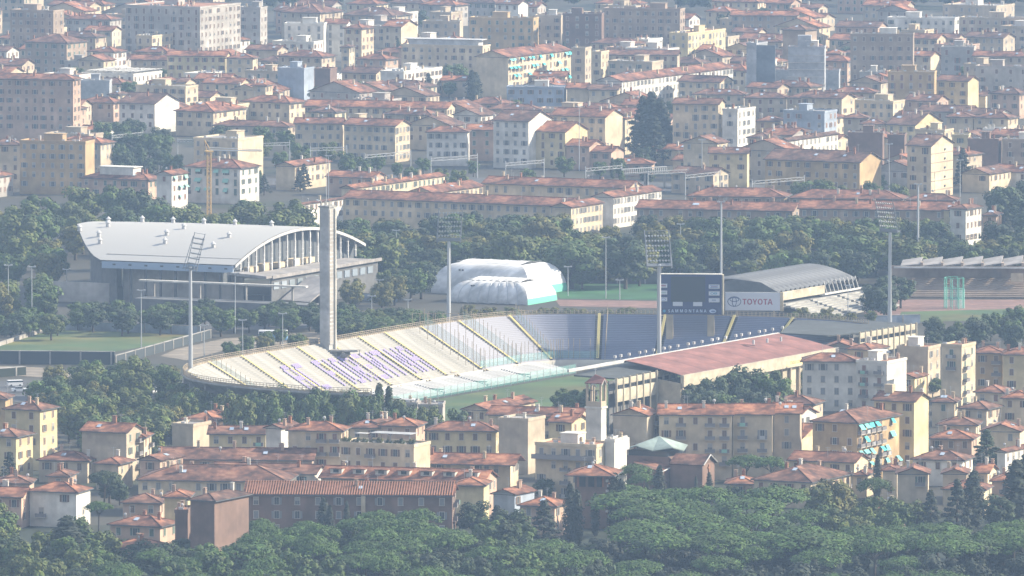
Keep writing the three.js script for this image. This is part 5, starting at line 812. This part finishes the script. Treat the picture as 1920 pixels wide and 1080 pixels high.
car(28, 726, 'white car parked at the left edge above the tall yellow house, upper one', M.car_white, .3, true); car(36, 736, 'white car parked at the left edge above the tall yellow house, lower one', M.car_white, .2); car(292, 740, 'white van half hidden in the trees left of the bowl', M.car_white, .8, true); car(357, 728, 'white car under the left tip of the bowl', M.car_white, .5);
{ const p = P(512, 640), t = thing('bus', 'blue and white bus parked behind the bowl rim left of the tower', 'bus', [p.x, .2, p.z], -.1); mesh('body', box(8.5, 1.5, 2.5, 0, 1.1, 0), M.bus_blue, t); mesh('upper_body', box(8.5, 1.1, 2.48, 0, 2.6, 0), M.car_white, t); for (let k = 0; k < 6; k++) mesh('window', box(1.15, .8, 2.56, -3.5 + k * 1.38, 2.35, 0), M.glass, t); for (const x of [-2.8, 2.8]) for (const z of [-1.2, 1.2]) mesh('wheel', wheel, M.dark_metal, t).position.set(x, .35, z); }
{ const p = P(296, 607), t = thing('long_trailer', 'long pale grey trailer parked behind the football ground', 'trailer', [p.x, .2, p.z], 0); mesh('body', box(6.6, 1.5, 2.4, 0, 1.5, 0), M.fabric_grey, t); mesh('chassis', box(6.4, .3, 1.8, 0, .6, 0), M.dark_metal, t); for (const x of [-2, 2]) for (const z of [-1, 1]) mesh('wheel', wheel, M.dark_metal, t).position.set(x, .3, z); }
// ---------- trees: groves ----------
const A = Object.values(leafM);
grove([[-20, 375], [0, 350], [130, 335], [240, 335], [310, 375], [560, 360], [600, 395], [600, 405], [440, 400], [160, 400], [-20, 400]], 24, 7.5, 14, 20, ['broad'], [leafM.green, leafM.deep, leafM.mid], 'belt tree', 'trees behind the sports hall');
grove([[-20, 410], [85, 415], [110, 470], [95, 540], [-20, 540]], 14, 7, 11, 15, ['broad'], [leafM.olive, leafM.mid, leafM.green], 'leafy tree', 'trees left of the sports hall');
grove([[630, 408], [760, 392], [1040, 388], [1150, 418], [1300, 396], [1520, 398], [1800, 425], [1935, 420], [1935, 470], [1700, 440], [1340, 452], [1000, 452], [840, 440], [640, 440]], 52, 8.8, 11, 17, ['broad'], A, 'wood tree', 'trees of the dense wood behind the sports fields', [1.1, 1.6]);
grove([[1850, 330], [1935, 320], [1935, 420], [1870, 440]], 10, 6, 12, 18, ['broad', 'cedar'], [leafM.deep], 'edge tree', 'dark trees at the right edge');
grove([[640, 492], [745, 500], [740, 540], [650, 535]], 7, 6, 8, 11, ['broad'], [leafM.olive, leafM.mid], 'tree', 'yellowish trees right of the tower');
grove([[640, 470], [830, 462], [1000, 468], [1230, 478], [1350, 470], [1600, 460], [1850, 470], [1850, 490], [1600, 485], [1240, 500], [1000, 492], [820, 488], [640, 490]], 75, 3.6, 5, 9, ['broad'], A, 'wood tree', 'x', [1.3, 1.8], 'bulk');
grove([[640, 420], [1850, 440], [1850, 470], [640, 465]], 80, 4.2, 9, 13, ['broad'], A, 'wood tree', 'x', [1.2, 1.5], 'bulk');
grove([[-20, 520], [120, 540], [120, 590], [-20, 600]], 16, 4.5, 6, 9, ['broad'], A, 'tree', 'x', [1.2, 1.5], 'bulk');
grove([[-20, 390], [330, 395], [560, 400], [600, 410], [600, 420], [-20, 420]], 26, 4.5, 8, 13, ['broad'], A, 'tree', 'x', [1.2, 1.5], 'bulk');
grove([[1200, 400], [1790, 402], [1790, 418], [1200, 414]], 26, 5, 10, 13, ['broad'], A, 'x', 'x', [1, 1.35], 'bulk');
grove([[640, 402], [1060, 396], [1060, 410], [640, 414]], 18, 5, 10, 13, ['broad'], A, 'x', 'x', [1, 1.35], 'bulk');
T(790, 484, 13, 'broad', leafM.deep, 'big dark round tree in front of the large air dome end', 1.35); T(770, 500, 11, 'broad', leafM.green, 'dark tree left of the large air dome', 1.2);
grove([[130, 560], [390, 557], [600, 560], [600, 582], [130, 580]], 40, 4.3, 6.5, 8.5, ['broad'], [leafM.green, leafM.deep], 'street tree', 'street trees behind the football ground', [1.2, 1.5], 'street_tree');
grove([[640, 572], [780, 575], [790, 600], [640, 605]], 14, 4, 7, 9, ['broad'], [leafM.green, leafM.mid], 'street tree', 'street trees right of the tower', [1.2, 1.5], 'street_tree');
grove([[870, 568], [1060, 575], [1200, 575], [1240, 590], [880, 592]], 40, 2.6, 3.5, 6, ['broad'], [leafM.mid, leafM.olive], 'bushy tree', 'bushy trees behind the far rim', [1.2, 1.6], 'shrub');
grove([[1470, 568], [1640, 580], [1640, 592], [1480, 588]], 9, 4, 4, 6.5, ['broad'], [leafM.mid, leafM.olive], 'small tree', 'small trees by the pale seat rows', [1, 1.3], 'shrub');
grove([[1720, 572], [1935, 570], [1935, 625], [1730, 620]], 15, 5.5, 7, 10, ['broad'], [leafM.green, leafM.deep], 'leafy tree', 'trees between the athletics field and the right houses');
grove([[1620, 490], [1690, 500], [1690, 535], [1640, 540]], 6, 5, 8, 11, ['broad'], [leafM.deep], 'dark tree', 'dark trees between the athletics stands');
grove([[60, 690], [130, 668], [300, 650], [330, 672], [340, 715], [400, 718], [410, 760], [330, 770], [200, 800], [110, 790]], 34, 5.8, 8, 12.5, ['broad'], [leafM.green, leafM.mid, leafM.olive], 'grove tree', 'trees of the grove left of the bowl');
grove([[420, 725], [540, 718], [700, 724], [700, 742], [430, 742]], 22, 4.6, 13.5, 16.5, ['broad'], [leafM.mid, leafM.green], 'bowl-side tree', 'trees under the near curve', [.6, .85]);
grove([[700, 738], [860, 748], [860, 765], [700, 755]], 5, 4.5, 11, 13, ['broad'], [leafM.mid, leafM.green], 'bowl-side tree', 'trees under the near curve', [.6, .85]);
grove([[330, 712], [420, 720], [420, 752], [320, 745]], 8, 5, 11, 14, ['broad'], [leafM.mid, leafM.olive, leafM.green], 'bowl-side tree', 'trees under the near curve', [.75, 1]);
grove([[70, 690], [300, 655], [345, 700], [400, 735], [330, 770], [200, 800], [110, 790]], 26, 4.6, 8, 12, ['broad'], [leafM.green, leafM.mid], 'x', 'x', [1, 1.3], 'bulk');
T(720, 712, 17.5, 'broad', leafM.deep, 'dark sparse tree standing before the bowl front left of the lower stand', .5);
grove([[1035, 728], [1100, 722], [1100, 752], [1040, 758]], 5, 4, 8, 10, ['broad'], [leafM.green], 'tree', 'trees left of the bell tower');
grove([[1300, 712], [1350, 692], [1430, 682], [1470, 705], [1460, 735], [1300, 740]], 18, 4.2, 9, 13, ['broad'], [leafM.green, leafM.deep], 'clump tree', 'trees before the grandstand rear wall');
grove([[400, 628], [470, 612], [560, 612], [580, 630], [400, 652]], 8, 5, 5, 8, ['broad'], [leafM.green, leafM.olive], 'rim tree', 'trees near the bus');
grove([[175, 222], [250, 215], [360, 235], [350, 290], [250, 290], [190, 260]], 16, 6, 9, 13, ['broad'], [leafM.deep, leafM.green], 'railway tree', 'trees by the railway at left', [1, 1.25], 'bulk');
grove([[430, 240], [560, 240], [640, 270], [900, 300], [1030, 318], [1030, 330], [560, 300], [470, 280]], 22, 6, 6, 10, ['broad'], [leafM.green, leafM.mid], 'railway tree', 'trees along the railway', [1, 1.25], 'bulk');
grove([[1480, 320], [1680, 322], [1690, 352], [1500, 352]], 9, 5, 7, 11, ['broad'], [leafM.green, leafM.mid], 'garden tree', 'trees before the long ochre block');
for (const [x, y, h] of [[1206, 176, 24], [1222, 168, 26], [1238, 180, 24], [1214, 200, 20], [1246, 200, 20], [1228, 215, 19], [1205, 225, 17]]) T(x, y, h, 'cedar', darkM, 'clump conifer', 1.1, 'conifers of the dark clump');
for (const [x, y, h] of [[885, 130, 17], [893, 134, 16]]) T(x, y, h, 'cypress', darkM, 'paired cypress', 1.5, 'cypresses left of the deep apartment row');
T(803, 135, 14, 'cedar', darkM, 'dark conifer on the sunlit villa wall'); T(660, 148, 9, 'broad', leafM.deep, 'dark spreading tree below the white arcaded building', 1.9); T(600, 160, 9, 'broad', leafM.deep, 'dark round tree below the brick building end', 1.4); T(850, 118, 10, 'broad', leafM.green, 'green tree between villa and deep apartment row', 1.6); T(842, 152, 7, 'broad', leafM.green, 'green bush tree beside the low orange roof', 1.4); T(470, 192, 7, 'cypress', darkM, 'dark small conifer beside the low brown roofs', 1.8);
for (const [x, y, h, n] of [[570, 305, 10, 'left'], [563, 318, 8, 'front'], [495, 325, 8, 'lower']]) T(x, y, h, 'cedar', darkM, 'dark conifer before the cream gabled house, ' + n + ' one', 1.1);
T(1790, 195, 9, 'cypress', darkM, 'dark cypress before the grey block at right', 1.4); T(1768, 190, 7, 'broad', leafM.deep, 'dark round tree beside the small gabled house', 1.1); T(1805, 275, 16, 'cedar', darkM, 'dark conifer right of the tall narrow tower block', .9);
T(1058, 292, 8, 'broad', leafM.green, 'round green tree before the yellow balconied house', 1.3); T(1125, 300, 7, 'broad', leafM.green, 'round green tree left of the low tile roofs', 1.3);
// wooded hill foot along the top of the picture
{
  const hill = new THREE.PlaneGeometry(3000, 700, 30, 8); hill.rotateX(-Math.PI / 2); const p = hill.attributes.position; for (let i = 0; i < p.count; i++) p.setY(i, Math.max(-2, (350 - p.getZ(i)) * .11 + Math.sin(p.getX(i) * .013) * 8 - 6)); hill.computeVertexNormals(); hill.translate(0, 0, -5190); structure('hill', hill, M.hedge);
  const wood = [...Array(7)].map((_, k) => { const o = fresh(); return o; });
  const inst = new THREE.InstancedMesh(treeShapes.broad[0][0], leafM.deep, 900); inst.name = 'distant_wood'; stuff(inst); inst.userData.label = 'distant hazy wood on the hill foot along the top edge'; inst.userData.category = 'wood'; const m4 = new THREE.Matrix4();
  for (let k = 0; k < 900; k++) { const z = -rr(4650, 5200), x = rr(-420, 420), s = rr(.9, 1.7); if (blocked(x, z, 6)) { m4.makeScale(.01, .01, .01).setPosition(0, -5, -4000); inst.setMatrixAt(k, m4); continue; } m4.makeRotationY(rr(0, 6)).scale(V3(s, s, s)).setPosition(x, Math.max(0, (-4840 - z) * .11) - .5, z); inst.setMatrixAt(k, m4); } scene.add(inst);
}
for (const [x, y, h] of [[1312, 716, 13], [1340, 700, 14.5], [1372, 690, 15.5], [1404, 684, 16], [1434, 688, 15.5], [1462, 702, 14]]) T(x, y, h, 'broad', x % 4 ? leafM.green : leafM.deep, 'grandstand tree', .95, 'trees before the grandstand rear wall');
// the park of umbrella pines in the foreground
const pg = 'umbrella pines of the park in the foreground';
grove([[1160, 905], [1240, 915], [1330, 905], [1440, 902], [1530, 940], [1540, 985], [1500, 1000], [1200, 1000], [1130, 960]], 22, 10.5, 10, 14.5, ['pine'], [1], 'umbrella pine', pg, [1, 1.4]);
grove([[1540, 985], [1935, 960], [1935, 1010], [1540, 1010]], 14, 8, 11, 13, ['pine'], [1], 'umbrella pine', pg, [.95, 1.4]);
grove([[1180, 1010], [1935, 1010], [1935, 1070], [1180, 1075]], 9, 12, 9, 12, ['pine'], [1], 'umbrella pine', pg, [.9, 1.2]);
grove([[1130, 1000], [1935, 1010], [1935, 1070], [1130, 1070]], 30, 6, 9, 12, ['broad', 'broad', 'cedar'], [darkM], 'shady park tree', 'shady trees under the pines', [1, 1.4], 'bulk');  // very dark leaf colour stands in for the shade below the pine crowns
grove([[420, 958], [600, 952], [640, 985], [560, 1010], [410, 990]], 9, 6.5, 10, 12, ['pine'], [1], 'umbrella pine', pg, [.75, 1]);
grove([[680, 940], [800, 935], [850, 975], [760, 1010], [650, 990]], 10, 6.5, 10, 13, ['pine'], [1], 'umbrella pine', pg, [.8, 1.1]);
grove([[200, 1035], [500, 1000], [640, 1010], [700, 1060], [640, 1085], [180, 1085]], 22, 6.5, 9, 12, ['pine', 'broad'], [leafM.green], 'park tree', 'dense trees at the bottom left', [.8, 1.1]);
grove([[640, 1000], [900, 985], [1130, 1000], [1130, 1085], [640, 1085]], 30, 6, 10, 13, ['broad', 'pine'], [leafM.deep, leafM.green], 'park tree', 'dark trees at the bottom middle', [.9, 1.2]);
grove([[1130, 1000], [1935, 990], [1935, 1062], [1130, 1075]], 40, 4.5, 6, 9, ['broad'], [darkM], 'x', 'x', [1.2, 1.6], 'bulk');  // low fill trees, understory shade put into their leaf colour
grove([[-20, 990], [420, 1000], [640, 985], [1130, 1000], [1130, 1090], [-20, 1090]], 110, 4.5, 6, 9, ['broad'], [leafM.deep], 'x', 'x', [1.2, 1.6], 'bulk');
grove([[1550, 905], [1720, 930], [1730, 985], [1540, 985]], 16, 5, 7, 10, ['broad'], [leafM.green, leafM.mid], 'x', 'x', [1, 1.3], 'bulk');
grove([[340, 1000], [520, 985], [660, 985], [660, 1010], [340, 1030]], 14, 4.5, 7, 9, ['broad'], [leafM.green], 'x', 'x', [1.1, 1.4], 'bulk');
grove([[600, 560], [830, 570], [840, 600], [600, 600]], 22, 4, 5.5, 8, ['broad'], [leafM.green, leafM.deep], 'x', 'x', [1.2, 1.5], 'bulk');
grove([[1130, 1065], [1935, 1062], [1935, 1110], [1130, 1110]], 26, 6.5, 10, 13, ['broad', 'pine'], [leafM.deep], 'dark park tree along the bottom right edge', 'dark trees along the bottom edge', [.9, 1.2], 'bulk');
grove([[-20, 1065], [640, 1080], [1130, 1085], [1130, 1125], [-20, 1125]], 34, 6.5, 10, 13, ['broad'], [leafM.deep, leafM.green], 'dark tree along the bottom left edge', 'dark trees along the bottom left edge', [.9, 1.2], 'bulk');
grove([[-20, 930], [60, 955], [85, 985], [200, 990], [200, 1060], [-20, 1060]], 18, 6, 9, 12, ['broad'], [leafM.green, leafM.mid], 'corner tree', 'trees in the lower left corner', [.95, 1.2]);
grove([[870, 915], [985, 950], [990, 985], [860, 975]], 8, 5, 9, 12, ['broad', 'cedar'], [leafM.green, leafM.deep], 'park tree', 'park trees below the yellow end block');
T(125, 965, 15, 'cypress', darkM, 'big dark cypress-like tree in the lower left corner', 2.6); T(150, 970, 13, 'poplar', leafM.green, 'leafy tree touching the big dark lower left tree', 1.5);
T(664, 908, 14, 'cypress', darkM, 'slender tall cypress rising before the long brick hall', .75); T(650, 938, 11, 'cypress', darkM, 'shorter cypress left of the slender tall one', .8); T(607, 930, 12, 'cypress', darkM, 'dark cypress before the left half of the long brick hall', 1.3); T(618, 945, 11, 'cypress', darkM, 'dark cypress beside the shorter ones before the brick hall', 1); T(582, 990, 8, 'cypress', darkM, 'small cypress in front of the umbrella pines');
T(735, 908, 9, 'cedar', darkM, 'dark conifer against the tile roof of the brick hall', .6); T(796, 913, 13, 'cedar', leafM.deep, 'spreading conifer before the right end of the brick hall', 1.2);
T(1236, 870, 13, 'cypress', darkM, 'broad dark cypress before the brick nave', 1.25); T(1330, 884, 9, 'cypress', darkM, 'dark cypress at the right corner of the brick nave', 1.1); T(1214, 894, 6, 'cypress', darkM, 'small cypress left of the broad dark cypress'); T(1305, 892, 5, 'cypress', darkM, 'small cypress before the middle of the brick nave');
T(1070, 905, 15, 'cypress', darkM, 'tall dark cypress in front of the lookout house', 1.3); T(1082, 915, 14, 'cypress', darkM, 'dark cypress next to the tall one before the lookout house', 1.1); T(1116, 922, 11, 'cypress', darkM, 'dark cypress below the loggia windows'); T(1152, 885, 14, 'cypress', darkM, 'dark cypress at the right wall of the lookout house', 1.5); T(1165, 895, 13, 'cedar', darkM, 'dark conifer right of the lookout house', 1);
T(1020, 935, 13, 'cedar', darkM, 'layered dark cedar left of the lookout house', 1.3); T(1190, 868, 9, 'pine', pineM, 'umbrella pine between lookout house and church', .9); T(1205, 885, 9, 'pine', pineM, 'lower umbrella pine between lookout house and church', .8); T(1400, 850, 10, 'pine', pineM, 'umbrella pine with a long flat crown beside the church, left one', .9); T(1445, 853, 10, 'pine', pineM, 'umbrella pine with a long flat crown beside the church, right one', .8); T(1020, 895, 6, 'broad', leafM.deep, 'dark small tree at the foot of the terraced apartment house', 1.4);
T(1560, 893, 13, 'broad', leafM.olive, 'yellow-green tall tree in front of the big brown hip roof', 1.0); T(1535, 905, 12, 'broad', leafM.mid, 'green part of the tall tree pair before the big brown roof', 1.1); T(1580, 905, 11, 'poplar', leafM.olive, 'yellowish feathery tree right of the tall tree pair', 1.6);
T(1640, 892, 11, 'pine', leafM.green, 'round-crowned pine right of the yellow-green tree', .75); T(1645, 850, 12, 'cypress', darkM, 'slim dark cypress under the turquoise awnings', .9); T(1690, 702, 8, 'cedar', leafM.deep, 'conifer at the corner of the white balconied block', .9); T(1748, 705, 6, 'broad', leafM.green, 'round tree under the slim balcony tower', 1.5);
T(1745, 915, 13, 'cedar', darkM, 'dark pointed conifer at lower right, left of three', 1.0); T(1795, 895, 15, 'cedar', darkM, 'dark pointed conifer at lower right, middle of three', 1.0); T(1825, 880, 15, 'cypress', darkM, 'dark pointed conifer at lower right, right of three', 1.8); T(1905, 860, 17, 'cypress', darkM, 'broad dark conifer at the right edge', 2.0); T(1925, 850, 17, 'cypress', darkM, 'dark conifer cut by the right edge', 2); T(1870, 925, 10, 'broad', leafM.deep, 'dark tree between the lower right conifers', 1.3); T(1850, 802, 11, 'cedar', leafM.deep, 'spreading dark tree before the pale gabled houses at right', 1.4);
T(195, 880, 10, 'pine', leafM.deep, 'dark round tree right of the white house', .8); T(205, 878, 9, 'broad', leafM.deep, 'dark tree in the yard right of the white house', 1.1); T(185, 938, 8, 'pine', pineM, 'flat umbrella pine below the white house', .85); T(215, 1010, 8, 'cypress', darkM, 'small dark cypress beside the red roofs at left', 1.1); T(18, 845, 9, 'cedar', darkM, 'dark conifer at the left edge below the yellow houses', 1.1); T(80, 805, 8, 'poplar', leafM.green, 'green tree between the two yellow houses', 1); T(105, 862, 4, 'broad', leafM.green, 'small tree before the low brown house at left', 1.6);
T(1215, 800, 6, 'broad', leafM.deep, 'small dark tree beside the beige apartment gable', 1); T(1415, 800, 10, 'cedar', leafM.deep, 'dark conifer left of the low yellow house', .7); T(1500, 690, 10, 'broad', leafM.green, 'tree at the grandstand end left of the greyish white house', .8);
// scattered garden trees and small houses that fill the far streets
{
  let n = 0, m = 0;
  for (let k = 0; k < 5200 && n < 210; k++) {
    const x = rr(-30, 1950), y = rr(-6, 330); if (y > 215 && x > 250 && x < 640) continue; if (y > 250 && x > 560 && x < 1290) continue;
    const h = rr(6, 12), p = P(x, y, h), w = rr(11, 24), d = rr(10, 13), a = rr(.34, .56);
    if (blocked(p.x, p.z, 7) || blocked(p.x - 8, p.z - 4, 4) || blocked(p.x + 8, p.z + 4, 4) || treeSpots.some(([a1, b1]) => Math.hypot(a1 - p.x, b1 - p.z) < 12)) continue;
    build(p.x, p.z, a, w, d, h, pick(['g', 'h', 'h', 'g', 'v', 'f']), pick(['cream', 'beige', 'cream', 'pink', 'beige', 'white', 'grey']), view(p)[2], { d }); n++;
  }
  for (let k = 0; k < 3000 && m < 70; k++) { const x = rr(-20, 1940), y = rr(10, 320), h = rr(6, 11), p = P(x, y, h); if (blocked(p.x, p.z, 3)) continue; treeAt(p, h, pick(['broad', 'broad', 'cypress']), pick([leafM.deep, leafM.green]), 'garden tree among the far town houses', 'garden trees among the far houses', rr(1, 1.5), 'bulk'); m++; }
  for (let k = 0, c = 0; k < 2500 && c < 34; k++) { const x = rr(-10, 1935), y = rr(745, 930), h = rr(3.5, 6), p = P(x, y, h); if (blocked(p.x, p.z, 2)) continue; treeAt(p, h, 'broad', pick([leafM.deep, leafM.green]), 'small garden tree among the near houses', 'garden trees among the near houses', rr(1, 1.5), 'bulk'); c++; }
}
{ // the small, half hidden trees as one object
  const t = new THREE.Group(); t.name = 'small_garden_trees'; scene.add(t); stuff(t); t.userData.label = 'small half-hidden trees between houses, along the railway and under the park canopy'; t.userData.category = 'trees';
  for (const k in bulk) { const b = bulk[k], im = new THREE.InstancedMesh(b.g, b.mm, b.list.length); im.name = b.part; im.userData.kind = 'stuff'; b.list.forEach((m, i) => im.setMatrixAt(i, m)); t.add(im); }
}
// ---------- labels of the many houses: each by its look and by what it stands near ----------
{
  const words = ['leftmost', 'second from left', 'third from left', 'fourth from left', 'fifth from left', 'sixth from left', 'seventh from left', 'eighth from left', 'ninth from left', 'tenth from left', 'eleventh from left', 'twelfth from left', 'thirteenth from left', 'fourteenth from left'];
  const by = {};
  for (const [t, look] of labelled) { const l = look + ' ' + whereIs(t.position); (by[l] ??= []).push(t); }
  for (const [t, look] of groveTrees) { const l = look + ' ' + whereIs(t.position); (by[l] ??= []).push(t); }
  for (const l in by) { const list = by[l].sort((p, q) => view(p.position)[0] - view(q.position)[0]); list.forEach((t, i) => { t.userData.label = list.length > 1 && list.length <= 14 ? l + ', ' + (i === list.length - 1 && i ? 'rightmost' : words[i]) : l; }); }
}
renderer.render(scene, camera);
